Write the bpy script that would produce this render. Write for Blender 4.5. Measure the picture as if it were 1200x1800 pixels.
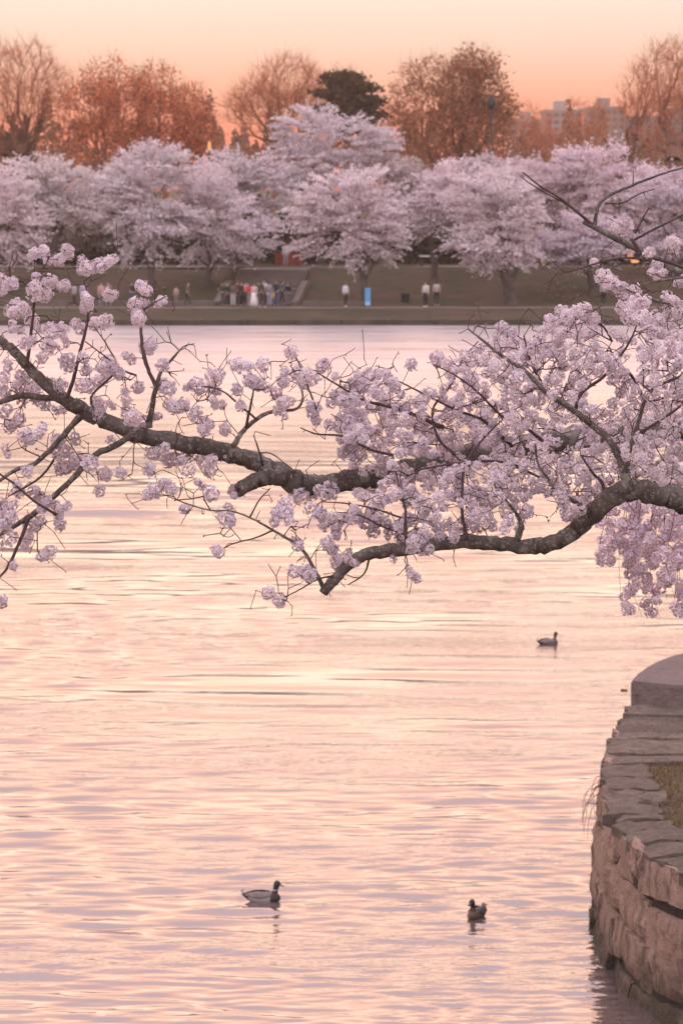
import bpy, bmesh, math, random
import numpy as np
from mathutils import Vector, Matrix

for o in list(bpy.data.objects):
    bpy.data.objects.remove(o)
SC = bpy.context.scene
COL = SC.collection
rng = np.random.default_rng(7)
random.seed(7)

# ------------------------------------------------------------------ camera
F, H, HOR = 6000.0, 9.8, 302.0          # focal length in photo pixels, eye height over the water, horizon row
cam = bpy.data.cameras.new('camera')
cam.sensor_fit = 'VERTICAL'
cam.sensor_height = 36.0
cam.lens = F / 1800.0 * 36.0
cam.shift_y = -(900.0 - HOR) / 1800.0
cam.clip_start, cam.clip_end = 0.5, 9000.0
cam.dof.use_dof = True
cam.dof.focus_distance = 17.2
cam.dof.aperture_fstop = 9.5
camo = bpy.data.objects.new('camera', cam)
COL.objects.link(camo)
camo.location = (0, 0, H)
camo.rotation_euler = (math.radians(90), 0, 0)
SC.camera = camo

# ------------------------------------------------------------------ dusk sky
def lin(r, g, b):
    f = lambda c: ((c / 255 + 0.055) / 1.055) ** 2.4 if c > 10 else c / 255 / 12.92
    return (f(r), f(g), f(b), 1.0)

SUN_AZ = math.radians(-5.0)     # a little left of the view axis, behind the far trees
SUN_EL = math.radians(5)
W = bpy.data.worlds.new('World')
SC.world = W
W.use_nodes = True
nt = W.node_tree
nt.nodes.clear()
out = nt.nodes.new('ShaderNodeOutputWorld')
bg = nt.nodes.new('ShaderNodeBackground')
tc = nt.nodes.new('ShaderNodeTexCoord')
sep = nt.nodes.new('ShaderNodeSeparateXYZ')
nt.links.new(tc.outputs['Generated'], sep.inputs[0])
def wmath(op, a, b=None, clamp=False):
    n = nt.nodes.new('ShaderNodeMath'); n.operation = op; n.use_clamp = clamp
    for i, v in enumerate((a, b)):
        if v is None: continue
        if isinstance(v, (int, float)): n.inputs[i].default_value = v
        else: nt.links.new(v, n.inputs[i])
    return n.outputs[0]
el = wmath('POWER', wmath('MAXIMUM', sep.outputs[2], 0.0), 0.5)
def wramp(stops):
    n = nt.nodes.new('ShaderNodeValToRGB')
    e = n.color_ramp.elements
    while len(e) < len(stops): e.new(0.5)
    for k, (deg, c) in enumerate(stops):
        e[k].position = math.sqrt(math.sin(math.radians(deg)))
        e[k].color = lin(*c)
    nt.links.new(el, n.inputs[0])
    return n.outputs[0]
warm = wramp([(0, (242, 102, 76)), (0.45, (255, 132, 102)), (0.95, (255, 160, 129)), (1.5, (255, 190, 163)), (2.1, (252, 213, 193)), (2.9, (246, 230, 215)),
              (5, (255, 233, 213)), (8, (255, 223, 197)), (11, (255, 208, 180)), (15, (252, 196, 171)), (20, (242, 193, 177)), (28, (220, 190, 190)), (90, (178, 176, 192))])
cool = wramp([(0, (146, 134, 144)), (4, (188, 168, 174)), (12, (206, 190, 194)), (28, (196, 188, 196)), (90, (178, 176, 192))])
az = wmath('MULTIPLY_ADD', sep.outputs[1], 0.5); az.node.inputs[2].default_value = 0.5
mixw = nt.nodes.new('ShaderNodeMix'); mixw.data_type = 'RGBA'
sm = nt.nodes.new('ShaderNodeMapRange'); sm.interpolation_type = 'SMOOTHSTEP'
sm.inputs[1].default_value, sm.inputs[2].default_value = 0.1, 0.95
nt.links.new(az, sm.inputs[0])
nt.links.new(sm.outputs[0], mixw.inputs['Factor'])
nt.links.new(cool, mixw.inputs['A']); nt.links.new(warm, mixw.inputs['B'])
nish = nt.nodes.new('ShaderNodeTexSky'); nish.sky_type = 'NISHITA'; nish.sun_disc = False
nish.sun_elevation = SUN_EL; nish.sun_rotation = SUN_AZ
nish.air_density, nish.dust_density = 1.0, 2.0
addw = nt.nodes.new('ShaderNodeMix'); addw.data_type = 'RGBA'; addw.blend_type = 'ADD'
nt.links.new(mixw.outputs['Result'], addw.inputs['A'])
nt.links.new(nish.outputs[0], addw.inputs['B'])
addw.inputs['Factor'].default_value = 0.0015
nt.links.new(addw.outputs['Result'], bg.inputs['Color'])
hi = nt.nodes.new('ShaderNodeMapRange'); hi.interpolation_type = 'SMOOTHSTEP'      # extra sky strength overhead, added to fill the shaded sides
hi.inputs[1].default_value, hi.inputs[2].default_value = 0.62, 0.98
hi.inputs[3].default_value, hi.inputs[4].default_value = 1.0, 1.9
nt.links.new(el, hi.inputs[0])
rear = wmath('MULTIPLY', wmath('SUBTRACT', 1.0, sm.outputs[0]), 0.95)  # extra sky strength behind the camera, added as fill
lo = nt.nodes.new('ShaderNodeMapRange'); lo.interpolation_type = 'SMOOTHSTEP'      # afterglow band above the frame, extra strength added to brighten the water
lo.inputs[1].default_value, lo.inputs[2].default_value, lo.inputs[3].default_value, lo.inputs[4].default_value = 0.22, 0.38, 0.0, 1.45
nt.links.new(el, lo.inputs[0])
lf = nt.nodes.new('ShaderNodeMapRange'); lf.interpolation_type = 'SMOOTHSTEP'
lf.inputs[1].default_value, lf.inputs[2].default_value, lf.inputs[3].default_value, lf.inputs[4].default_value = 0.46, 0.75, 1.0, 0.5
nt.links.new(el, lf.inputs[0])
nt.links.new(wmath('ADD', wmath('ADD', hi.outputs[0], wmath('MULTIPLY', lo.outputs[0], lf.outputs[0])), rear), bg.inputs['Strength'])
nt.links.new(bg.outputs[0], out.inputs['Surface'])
W.cycles.sampling_method = 'MANUAL'
W.cycles.sample_map_resolution = 512

# the sun has all but set: a weak, wide, warm glow from behind the far trees
sun = bpy.data.lights.new('sun', 'SUN')
sun.energy = 0.1
sun.angle = math.radians(60)
sun.color = (1.0, 0.60, 0.38)
suno = bpy.data.objects.new('sun', sun)
COL.objects.link(suno)
sd = Vector((math.sin(SUN_AZ) * math.cos(SUN_EL), math.cos(SUN_AZ) * math.cos(SUN_EL), math.sin(SUN_EL)))
suno.rotation_euler = (-sd).to_track_quat('-Z', 'Y').to_euler()

vs = SC.view_settings
vs.view_transform = 'Standard'; vs.look = 'None'; vs.exposure = 0.0; vs.gamma = 1.0; vs.use_curve_mapping = False
SC.cycles.use_denoising = True
SC.cycles.max_bounces = 6
SC.cycles.diffuse_bounces = 3
SC.cycles.glossy_bounces = 3
SC.cycles.transmission_bounces = 4
SC.cycles.volume_bounces = 0
SC.cycles.transparent_max_bounces = 6
SC.cycles.caustics_reflective = False
SC.cycles.caustics_refractive = False
SC.cycles.sample_clamp_indirect = 4.0

# ------------------------------------------------------------------ helpers
def P(px, py, Y):                       # photo pixel at a distance -> world point
    return np.array([(px - 600.0) / F * Y, Y, H - (py - HOR) / F * Y])
def G(px, py, z=0.0):                   # photo pixel on a level plane -> world point
    Y = F * (H - z) / (py - HOR)
    return np.array([(px - 600.0) / F * Y, Y, z])

def link(o, parent=None):
    COL.objects.link(o)
    if parent is not None: o.parent = parent
    return o
def tag(o, label=None, cat=None, group=None, kind=None):
    if label: o['label'] = label
    if cat: o['category'] = cat
    if group: o['group'] = group
    if kind: o['kind'] = kind
    return o
def empty(name, loc=(0, 0, 0), rz=0.0):
    o = bpy.data.objects.new(name, None)
    o.location = loc; o.rotation_euler = (0, 0, rz); o.empty_display_size = 0.2
    return link(o)
def mesh_np(name, v, f, mat=None, parent=None, smooth=False, col=None):
    """v (n,3) array, f (m,k) array of equal-sided faces -> object"""
    v = np.asarray(v, dtype=np.float32); f = np.asarray(f, dtype=np.int32)
    me = bpy.data.meshes.new(name)
    k = f.shape[1]
    me.vertices.add(len(v)); me.vertices.foreach_set('co', v.ravel())
    me.loops.add(f.size); me.loops.foreach_set('vertex_index', f.ravel())
    me.polygons.add(len(f)); me.polygons.foreach_set('loop_start', np.arange(0, f.size, k, dtype=np.int32))
    if smooth: me.polygons.foreach_set('use_smooth', np.ones(len(f), dtype=bool))
    if col is not None:
        a = me.color_attributes.new('tint', 'FLOAT_COLOR', 'POINT')
        c = np.ones((len(v), 4), dtype=np.float32); c[:, :col.shape[1]] = col
        a.data.foreach_set('color', c.ravel())
    me.update(calc_edges=True); me.validate()
    if mat: me.materials.append(mat)
    o = bpy.data.objects.new(name, me)
    return link(o, parent)
def mesh_py(name, v, f, mat=None, parent=None, smooth=False):
    me = bpy.data.meshes.new(name)
    me.from_pydata([tuple(map(float, p)) for p in v], [], f)
    if smooth:
        for p in me.polygons: p.use_smooth = True
    me.update()
    if mat: me.materials.append(mat)
    return link(bpy.data.objects.new(name, me), parent)
def boxes(name, lst, mat, parent=None, bevel=0.0):
    """lst of (x0,x1,y0,y1,z0,z1) joined into one mesh"""
    bm = bmesh.new()
    for x0, x1, y0, y1, z0, z1 in lst:
        m = Matrix.Translation(((x0 + x1) / 2, (y0 + y1) / 2, (z0 + z1) / 2)) @ Matrix.Diagonal((x1 - x0, y1 - y0, z1 - z0, 1))
        bmesh.ops.create_cube(bm, size=1.0, matrix=m)
    if bevel: bmesh.ops.bevel(bm, geom=bm.edges[:], offset=bevel, segments=2, affect='EDGES', profile=0.5)
    me = bpy.data.meshes.new(name); bm.to_mesh(me); bm.free()
    me.materials.append(mat)
    return link(bpy.data.objects.new(name, me), parent)

def catmull(pts, n=6):
    """smooth a (k,d) polyline with n samples a span"""
    p = np.asarray(pts, float)
    if len(p) < 3: 
        t = np.linspace(0, 1, n + 1)[:, None]
        return p[0] * (1 - t) + p[-1] * t
    e = np.vstack([2 * p[0] - p[1], p, 2 * p[-1] - p[-2]])
    o = []
    for i in range(1, len(e) - 2):
        a, b, c, d = e[i - 1], e[i], e[i + 1], e[i + 2]
        for t in np.linspace(0, 1, n, endpoint=False):
            o.append(0.5 * (2 * b + (c - a) * t + (2 * a - 5 * b + 4 * c - d) * t * t + (3 * b - a - 3 * c + d) * t ** 3))
    o.append(p[-1])
    return np.array(o)

def tube(pts, rad, sides=8, knob=0.0, cap=True, seed=0):
    """swept tube with parallel transported frames -> verts, quad faces (degenerate quads close the ends)"""
    p = np.asarray(pts, float); r = np.asarray(rad, float); n = len(p)
    rg = np.random.default_rng(seed)
    t = np.gradient(p, axis=0); t /= np.linalg.norm(t, axis=1)[:, None] + 1e-12
    u = np.cross(t[0], [0.31, 0.2, 0.93]); u /= np.linalg.norm(u)
    a = np.linspace(0, 2 * math.pi, sides, endpoint=False)
    V = []
    for i in range(n):
        u = u - t[i] * np.dot(u, t[i]); u /= np.linalg.norm(u)
        w = np.cross(t[i], u)
        rr = r[i] * (1 + knob * rg.normal(0, 1, sides)) if knob else np.full(sides, r[i])
        V.append(p[i] + (np.cos(a) * rr)[:, None] * u + (np.sin(a) * rr)[:, None] * w)
    V = np.vstack(V)
    j = np.arange(sides); k = (j + 1) % sides
    Fc = np.vstack([np.stack([i * sides + j, i * sides + k, (i + 1) * sides + k, (i + 1) * sides + j], 1) for i in range(n - 1)])
    if cap:
        V = np.vstack([V, p[0], p[-1]])
        c0, c1 = len(V) - 2, len(V) - 1
        m = (n - 1) * sides
        h = np.arange(0, sides, 2)
        Fc = np.vstack([Fc, np.stack([np.full(len(h), c0), (h + 2) % sides, (h + 1) % sides, h], 1),
                        np.stack([np.full(len(h), c1), m + h, m + (h + 1) % sides, m + (h + 2) % sides], 1)])
    return V, Fc
class Soup:
    def __init__(s): s.v, s.f, s.c, s.n = [], [], [], 0
    def add(s, v, f, c=None):
        s.v.append(v); s.f.append(np.asarray(f) + s.n); s.n += len(v)
        if c is not None: s.c.append(c)
    def build(s, name, mat, parent=None, smooth=False):
        return mesh_np(name, np.vstack(s.v), np.vstack(s.f), mat, parent, smooth, np.vstack(s.c) if s.c else None)

def prisms(p0, p1, r0, r1, sides=4):
    """many tapered prisms at once"""
    d = p1 - p0; d = d / (np.linalg.norm(d, axis=1)[:, None] + 1e-9)
    ref = np.where(np.abs(d[:, 2:3]) > 0.9, np.array([[1.0, 0, 0]]), np.array([[0, 0, 1.0]]))
    u = np.cross(d, ref); u /= np.linalg.norm(u, axis=1)[:, None] + 1e-9
    w = np.cross(d, u)
    a = np.linspace(0, 2 * math.pi, sides, endpoint=False)
    ring = u[:, None, :] * np.cos(a)[None, :, None] + w[:, None, :] * np.sin(a)[None, :, None]
    A = p0[:, None, :] + ring * r0[:, None, None]
    B = p1[:, None, :] + ring * r1[:, None, None]
    V = np.concatenate([A, B], 1).reshape(-1, 3)
    j = np.arange(sides); k = (j + 1) % sides
    q = np.stack([j, k, k + sides, j + sides], 1)
    return V, (q[None] + (np.arange(len(p0)) * 2 * sides)[:, None, None]).reshape(-1, 4)

def grow(P0, par0, L0, targets, beta=0.45, step=0.5, curl=0.35, jit=0.06, seed=1, D0=None):
    """greedy least-path tree: every target joins the skeleton where reach + way back is shortest; returns nodes, parents"""
    rg = np.random.default_rng(seed)
    n0 = len(P0)
    cap = n0 + len(targets) * 14 + 64
    Pn = np.zeros((cap, 3)); Ln = np.zeros(cap); Dn = np.zeros((cap, 3)); par = np.full(cap, -1)
    Pn[:n0] = P0; Ln[:n0] = L0; par[:n0] = par0
    for i in range(n0):
        if D0 is not None: Dn[i] = D0[i]
        elif par0[i] >= 0:
            d = Pn[i] - Pn[par0[i]]; Dn[i] = d / (np.linalg.norm(d) + 1e-9)
        else: Dn[i] = (0, 0, 1)
    n = n0
    dm = np.array([np.min(np.linalg.norm(P0 - t, axis=1)) for t in targets])
    ends = np.full(len(targets), -1)
    for ti in np.argsort(dm):
        t = targets[ti]
        v = t - Pn[:n]
        d = np.linalg.norm(v, axis=1)
        ang = np.einsum('ij,ij->i', v, Dn[:n]) / (d + 1e-9)
        i = int(np.argmin(d * (1.25 - 0.25 * ang) + beta * Ln[:n]))
        dd = d[i]
        if n + 16 > cap: break
        m = min(12, max(1, int(round(dd / step))))
        c = Pn[i] + Dn[i] * dd * curl
        prev = i
        for q in range(1, m + 1):
            s = q / m
            p = (1 - s) ** 2 * Pn[i] + 2 * s * (1 - s) * c + s * s * t
            if q < m: p = p + rg.normal(0, jit, 3) * step
            Pn[n] = p; par[n] = prev
            dv = p - Pn[prev]; l = np.linalg.norm(dv)
            Dn[n] = dv / (l + 1e-9); Ln[n] = Ln[prev] + l
            prev = n; n += 1
        ends[ti] = prev
    return Pn[:n], par[:n], Dn[:n], ends
def pipe(par, r0, e=2.4, n0=0):
    n = len(par)
    acc = np.zeros(n)
    for i in range(n - 1, -1, -1):
        if acc[i] == 0: acc[i] = r0 ** e
        if par[i] >= 0: acc[par[i]] += acc[i]
    return acc ** (1 / e)

# ------------------------------------------------------------------ materials
MATS = {}
class NB:
    def __init__(s, name):
        s.m = bpy.data.materials.new(name); s.m.use_nodes = True
        s.t = s.m.node_tree; s.t.nodes.clear()
        s.o = s.t.nodes.new('ShaderNodeOutputMaterial')
    def n(s, typ, **kw):
        nd = s.t.nodes.new(typ)
        for k, v in kw.items(): setattr(nd, k, v)
        return nd
    def l(s, a, b): s.t.links.new(a, b)
    def coord(s, which='Object'):
        return s.n('ShaderNodeTexCoord').outputs[which]
    def pos(s): return s.n('ShaderNodeNewGeometry').outputs['Position']
    def noise(s, vec, scale, detail=4, rough=0.55, stretch=None):
        if stretch:
            mp = s.n('ShaderNodeMapping'); mp.inputs['Scale'].default_value = stretch
            s.l(vec, mp.inputs[0]); vec = mp.outputs[0]
        x = s.n('ShaderNodeTexNoise'); x.inputs['Scale'].default_value = scale
        x.inputs['Detail'].default_value = detail; x.inputs['Roughness'].default_value = rough
        s.l(vec, x.inputs['Vector']); return x.outputs['Fac']
    def ramp(s, fac, stops):
        r = s.n('ShaderNodeValToRGB'); e = r.color_ramp.elements
        while len(e) < len(stops): e.new(0.5)
        for k, (p, c) in enumerate(stops):
            e[k].position = p; e[k].color = (*c[:3], 1)
        s.l(fac, r.inputs[0]); return r.outputs[0]
    def mix(s, fac, a, b, mode='MIX'):
        x = s.n('ShaderNodeMix', data_type='RGBA', blend_type=mode)
        for k, v in (('Factor', fac), ('A', a), ('B', b)):
            if isinstance(v, (int, float)): x.inputs[k].default_value = v
            elif isinstance(v, tuple): x.inputs[k].default_value = (*v[:3], 1)
            else: s.l(v, x.inputs[k])
        return x.outputs['Result']
    def math(s, op, a, b=None):
        x = s.n('ShaderNodeMath', operation=op)
        for i, v in enumerate((a, b)):
            if v is None: continue
            if isinstance(v, (int, float)): x.inputs[i].default_value = v
            else: s.l(v, x.inputs[i])
        return x.outputs[0]
    def bsdf(s, color, rough=0.85, bump=None, bstr=0.4, bdist=0.02, spec=0.3):
        b = s.n('ShaderNodeBsdfPrincipled')
        b.inputs['Roughness'].default_value = rough
        b.inputs['Specular IOR Level'].default_value = spec
        if isinstance(color, tuple): b.inputs['Base Color'].default_value = (*color[:3], 1)
        else: s.l(color, b.inputs['Base Color'])
        if bump is not None:
            bu = s.n('ShaderNodeBump'); bu.inputs['Strength'].default_value = bstr; bu.inputs['Distance'].default_value = bdist
            s.l(bump, bu.inputs['Height']); s.l(bu.outputs[0], b.inputs['Normal'])
        return b
    def done(s, sh, sock=0):
        s.l(sh.outputs[sock] if hasattr(sh, 'outputs') else sh, s.o.inputs['Surface']); return s.m

def plain(name, c, rough=0.8, vary=0.25, scale=6.0):
    if name in MATS: return MATS[name]
    b = NB(name)
    nz = b.noise(b.coord(), scale, 4)
    lo = tuple(x * (1 - vary) for x in c); hi = tuple(min(1, x * (1 + vary)) for x in c)
    MATS[name] = b.done(b.bsdf(b.ramp(nz, [(0.3, lo), (0.7, hi)]), rough))
    return MATS[name]
def petal_mat(name, c, trans=0.3, attr=True, vary=False):
    b = NB(name)
    col = c
    if attr:
        at = b.n('ShaderNodeAttribute', attribute_name='tint')
        col = b.mix(1.0, at.outputs['Color'], c, 'MULTIPLY')
        if vary:
            rn = b.n('ShaderNodeObjectInfo').outputs['Random']
            col = b.mix(1.0, col, b.ramp(rn, [(0.0, (.84, .80, .83)), (0.5, (.98, .97, .98)), (1.0, (1.0, .96, .95))]), 'MULTIPLY')
    d = b.n('ShaderNodeBsdfDiffuse'); t = b.n('ShaderNodeBsdfTranslucent'); m = b.n('ShaderNodeMixShader')
    for x in (d, t):
        if isinstance(col, tuple): x.inputs['Color'].default_value = (*col[:3], 1)
        else: b.l(col, x.inputs['Color'])
    m.inputs[0].default_value = trans
    b.l(d.outputs[0], m.inputs[1]); b.l(t.outputs[0], m.inputs[2])
    return b.done(m)
def bark_mat(name, lo, hi, lichen=None, scale=14.0):
    b = NB(name)
    co = b.coord()
    n1 = b.noise(co, scale, 6, 0.65)
    col = b.ramp(n1, [(0.3, lo), (0.7, hi)])
    if lichen:
        n2 = b.noise(co, scale * 0.55, 5, 0.7)
        col = b.mix(b.math('MULTIPLY', b.math('GREATER_THAN', n2, 0.58), 0.5), col, lichen)
        n3 = b.noise(co, scale * 4.0, 3)
        col = b.mix(b.math('MULTIPLY', b.math('GREATER_THAN', n3, 0.62), 0.5), col, tuple(x * 1.2 for x in lichen))
    n4 = b.noise(co, scale * 2.5, 5, 0.7)
    return b.done(b.bsdf(col, 0.9, n4, 0.8, 0.012))

M_PETAL = petal_mat('petals', (0.915, 0.905, 0.915), 0.34, True, True)
M_PETAL_W = petal_mat('petals_weeping', (0.87, 0.835, 0.865), 0.34, True, True)
M_FARPETAL = petal_mat('far_blossom', (0.90, 0.875, 0.87), 0.30)
M_BARK = bark_mat('cherry_bark', (0.055, 0.043, 0.038), (0.19, 0.155, 0.13), (0.33, 0.31, 0.26))
M_TWIG = bark_mat('twig_bark', (0.06, 0.036, 0.036), (0.14, 0.085, 0.08), None, 30.0)
M_FBARK = bark_mat('far_cherry_bark', (0.05, 0.04, 0.038), (0.13, 0.10, 0.09), None, 2.0)
M_BARE = bark_mat('bare_tree_bark', (0.19, 0.07, 0.04), (0.34, 0.135, 0.075), None, 1.0)
M_BARE2 = bark_mat('dark_tree_bark', (0.12, 0.058, 0.038), (0.24, 0.115, 0.072), None, 1.0)
M_WARMTWIG = bark_mat('warm_twigs', (0.48, 0.16, 0.075), (0.66, 0.25, 0.12), None, 1.0)
M_RUST = petal_mat('rust_buds', (0.74, 0.25, 0.11), 0.6)
M_BROWNLEAF = petal_mat('brown_leaves', (0.46, 0.20, 0.10), 0.55)
M_PINE = petal_mat('pine_needles', (0.10, 0.066, 0.036), 0.2)
M_HEDGE = petal_mat('hedge_leaves', (0.06, 0.055, 0.035), 0.2)
M_WOOD = petal_mat('wood_twigs', (0.24, 0.12, 0.075), 0.4)
# ------------------------------------------------------------------ water
def build_water():
    Fr = F * 682 / 1200
    ys = [4.0]
    while ys[-1] < 36: ys.append(ys[-1] + 1.6)
    while ys[-1] < 226:
        y = ys[-1]; ys.append(y + max(0.04, y * y / (Fr * H) * 0.95))
    ys = np.array(ys)
    us = np.concatenate([np.linspace(-1.6, -0.14, 14, endpoint=False), np.linspace(-0.14, 0.14, 330), np.linspace(0.14, 1.6, 15)[1:]])
    Y, U = np.meshgrid(ys, us, indexing='ij')
    X = U * (Y + 12)
    dY = np.gradient(ys)[:, None] * np.ones_like(U)
    Z = np.zeros_like(X)
    rg = np.random.default_rng(11)
    # patchy gusts: where the ripples are strong and where the water lies smooth
    def gust(lx, ly, seed):
        r = np.random.default_rng(seed); g = 0
        for _ in range(7):
            g = g + np.sin(X * r.normal(0, 1) / lx + Y * r.normal(0, 1) / ly + r.uniform(0, 6.28))
        return g / 2.65
    for lam_lo, lam_hi, cnt, slope, spread, lx, ly in ((2.4, 4.5, 9, 0.026, 0.09, 9, 14), (1.1, 2.3, 16, 0.046, 0.15, 5, 8), (0.42, 0.95, 28, 0.084, 0.23, 2.5, 5), (0.19, 0.40, 36, 0.11, 0.30, 1.6, 3)):
        amp_mod = np.clip(0.75 + 0.45 * gust(lx, ly, int(lam_lo * 100)), 0.1, 1.7)
        part = np.zeros_like(X)
        for _ in range(cnt):
            lam = lam_lo * (lam_hi / lam_lo) ** rg.random()
            th = rg.normal(0.06, spread)
            k = 2 * math.pi / lam
            s = slope * math.sqrt(2.0 / cnt)
            keep = np.clip(lam / (dY * 3.2) - 0.6, 0, 1)
            ph = rg.uniform(0, 6.28)
            arg = k * (X * math.sin(th) + Y * math.cos(th)) + ph + 0.5 * np.sin(X * 0.35 + ph)
            part += keep * (s / k) * (np.sin(arg) + 0.26 * np.cos(2 * arg))
        if lam_hi < 0.6: amp_mod = np.clip(amp_mod, .45, 1.5) * np.clip((82 - Y) / 24, 0.3, 1)      # the breeze ruffles the near water
        if 1.0 < lam_lo < 2: amp_mod = amp_mod * np.clip((Y - 48) / 24, 0.9, 2.2)
        if lam_lo == 0.42: amp_mod = amp_mod * np.clip(1.5 - (Y - 40) / 60, 0.75, 1.3)
        Z += part * amp_mod
    for cx, cy, hd in DUCKS:      # rings and wake round each swimming duck
        dx, dy = X - cx, Y - cy
        r = np.hypot(dx, dy)
        Z += 0.010 * np.sin(r * 2 * math.pi / 0.36) * np.exp(-r / 0.6) * (r > 0.12)
    v = np.stack([X, Y, Z], -1).reshape(-1, 3)
    nr, nc = X.shape
    i = np.arange(nr - 1)[:, None] * nc + np.arange(nc - 1)[None]
    f = np.stack([i, i + 1, i + nc + 1, i + nc], -1).reshape(-1, 4)
    b = NB('water')
    co = b.coord()
    n1 = b.noise(co, 1.0, 3, 0.6, (2.4, 5.5, 1))
    n2 = b.noise(co, 1.0, 2, 0.5, (7.0, 15.0, 1))
    n3 = b.noise(co, 1.0, 1, 0.5, (0.12, 0.22, 1))
    patch = b.n('ShaderNodeMapRange'); patch.inputs[1].default_value, patch.inputs[2].default_value = 0.38, 0.62
    patch.inputs[3].default_value, patch.inputs[4].default_value = 0.12, 1.25
    b.l(n3, patch.inputs[0])
    hgt = b.math('MULTIPLY', b.math('ADD', n1, b.math('MULTIPLY', n2, 0.28)), patch.outputs[0])
    bu = b.n('ShaderNodeBump'); bu.inputs['Strength'].default_value = 1.0; bu.inputs['Distance'].default_value = 0.017
    b.l(hgt, bu.inputs['Height'])
    gl = b.n('ShaderNodeBsdfGlossy'); sy = b.n('ShaderNodeSeparateXYZ'); b.l(co, sy.inputs[0])
    mr = b.n('ShaderNodeMapRange'); mr.interpolation_type = 'SMOOTHSTEP'      # ripples too small to resolve out in the basin
    mr.inputs[1].default_value, mr.inputs[2].default_value, mr.inputs[3].default_value, mr.inputs[4].default_value = 88, 175, 0.04, 0.33
    b.l(sy.outputs[1], mr.inputs[0]); nr = b.noise(co, 1.0, 4, 0.65, (0.10, 0.55, 1))
    far_n = b.math('MULTIPLY', b.math('SUBTRACT', nr, 0.5), b.math('MULTIPLY', mr.outputs[0], 1.5))
    b.l(b.math('ADD', mr.outputs[0], far_n), gl.inputs['Roughness'])
    gl.inputs['Color'].default_value = (1.0, 0.985, 0.995, 1)
    df = b.n('ShaderNodeBsdfDiffuse'); df.inputs['Color'].default_value = (0.13, 0.095, 0.088, 1)
    fr = b.n('ShaderNodeFresnel'); fr.inputs['IOR'].default_value = 3.6
    b.l(bu.outputs[0], gl.inputs['Normal']); b.l(bu.outputs[0], fr.inputs['Normal'])
    mx = b.n('ShaderNodeMixShader')
    b.l(fr.outputs[0], mx.inputs[0]); b.l(df.outputs[0], mx.inputs[1]); b.l(gl.outputs[0], mx.inputs[2])
    o = mesh_np('water', v, f, b.done(mx), None, True)
    tag(o, kind='structure')

D1, D2, D3 = G(464, 1584), G(837, 1612), G(964, 1132)
DUCKS = [(D1[0], D1[1], 0), (D2[0], D2[1], 0), (D3[0], D3[1], 0)]
build_water()

# ------------------------------------------------------------------ far shore: ground, wall at the water, paths, steps
def gz(Y, X=0.0):
    """height of the far park's ground"""
    xs = [216, 218.25, 218.3, 226.4, 229.2, 231.5, 242.0, 246.0, 270, 420, 2000]
    zs = [-1.5, -1.5, 0.36, 0.72, 0.75, 0.95, 2.85, 2.95, 3.05, 3.4, 3.6]
    return np.interp(Y, xs, zs)
STX0, STX1 = (393 - 600) / F * 231, (520 - 600) / F * 231     # the stairs' notch in the slope
def build_ground():
    ys = np.concatenate([[218.3], np.linspace(219.5, 230, 10), np.linspace(231, 247, 26), np.linspace(250, 300, 14), np.geomspace(320, 1120, 16)])
    xs = np.concatenate([-np.geomspace(2500, 42, 22), np.linspace(-40, 40, 161), np.geomspace(42, 2500, 22)])
    Y, X = np.meshgrid(ys, xs, indexing='ij')
    r = np.random.default_rng(3)
    nz = sum(np.sin(X * r.normal(0, .35) + Y * r.normal(0, .35) + r.uniform(0, 6)) for _ in range(10)) / 10
    Z = gz(Y) + nz * np.clip((Y - 229.4) / 3, 0, 1) * 0.16
    notch = (X > STX0 + 0.15) & (X < STX1 - 0.15) & (Y > 229.5) & (Y < 244)
    Z = np.where(notch, 0.6, Z)
    v = np.stack([X, Y, Z], -1).reshape(-1, 3)
    nr, nc = X.shape
    i = np.arange(nr - 1)[:, None] * nc + np.arange(nc - 1)[None]
    f = np.stack([i, i + 1, i + nc + 1, i + nc], -1).reshape(-1, 4)
    b = NB('park_grass')
    co = b.coord()
    n1, n2, n3 = b.noise(co, 0.22, 5, 0.6), b.noise(co, 1.1, 5, 0.65), b.noise(co, 6.0, 4)
    c = b.ramp(n1, [(0.40, (0.095, 0.058, 0.034)), (0.5, (0.06, 0.044, 0.022)), (0.58, (0.028, 0.042, 0.013))])
    c = b.mix(0.45, c, b.ramp(n2, [(0.3, (0.026, 0.019, 0.010)), (0.7, (0.115, 0.075, 0.044))]))
    o = mesh_np('ground', v, f, b.done(b.bsdf(c, 0.95, n3, 0.6, 0.05)), None, True)
    tag(o, kind='structure')
build_ground()
M_STONE = plain('pale_stone', (0.15, 0.12, 0.105), 0.9, 0.2, 1.5)
M_STONED = plain('shore_stone', (0.085, 0.065, 0.05), 0.95, 0.35, 1.2)
M_PATH = plain('path_concrete', (0.17, 0.125, 0.10), 0.9, 0.4, 0.6)
sw = boxes('shore_wall', [(-x - 2.96, -x, 217.9, 218.5, -0.8, 0.38 + 0.02 * ((x * 7) % 3 - 1)) for x in np.arange(-90, 90, 3.0)], M_STONED, None, 0.02)
tag(sw, 'low dark stone wall along the far water edge', 'wall')
pth = mesh_np('path', [(-120, 226.3, 0.735), (120, 226.3, 0.735), (120, 229.3, 0.765), (-120, 229.3, 0.765)], [(0, 1, 2, 3)], M_PATH)
tag(pth, kind='structure')
pth2 = mesh_np('path', [(-120, 244.2, 2.945), (120, 244.2, 2.945), (120, 249, 2.985), (-120, 249, 2.985)], [(0, 1, 2, 3)], M_PATH)
tag(pth2, kind='structure')

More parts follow.
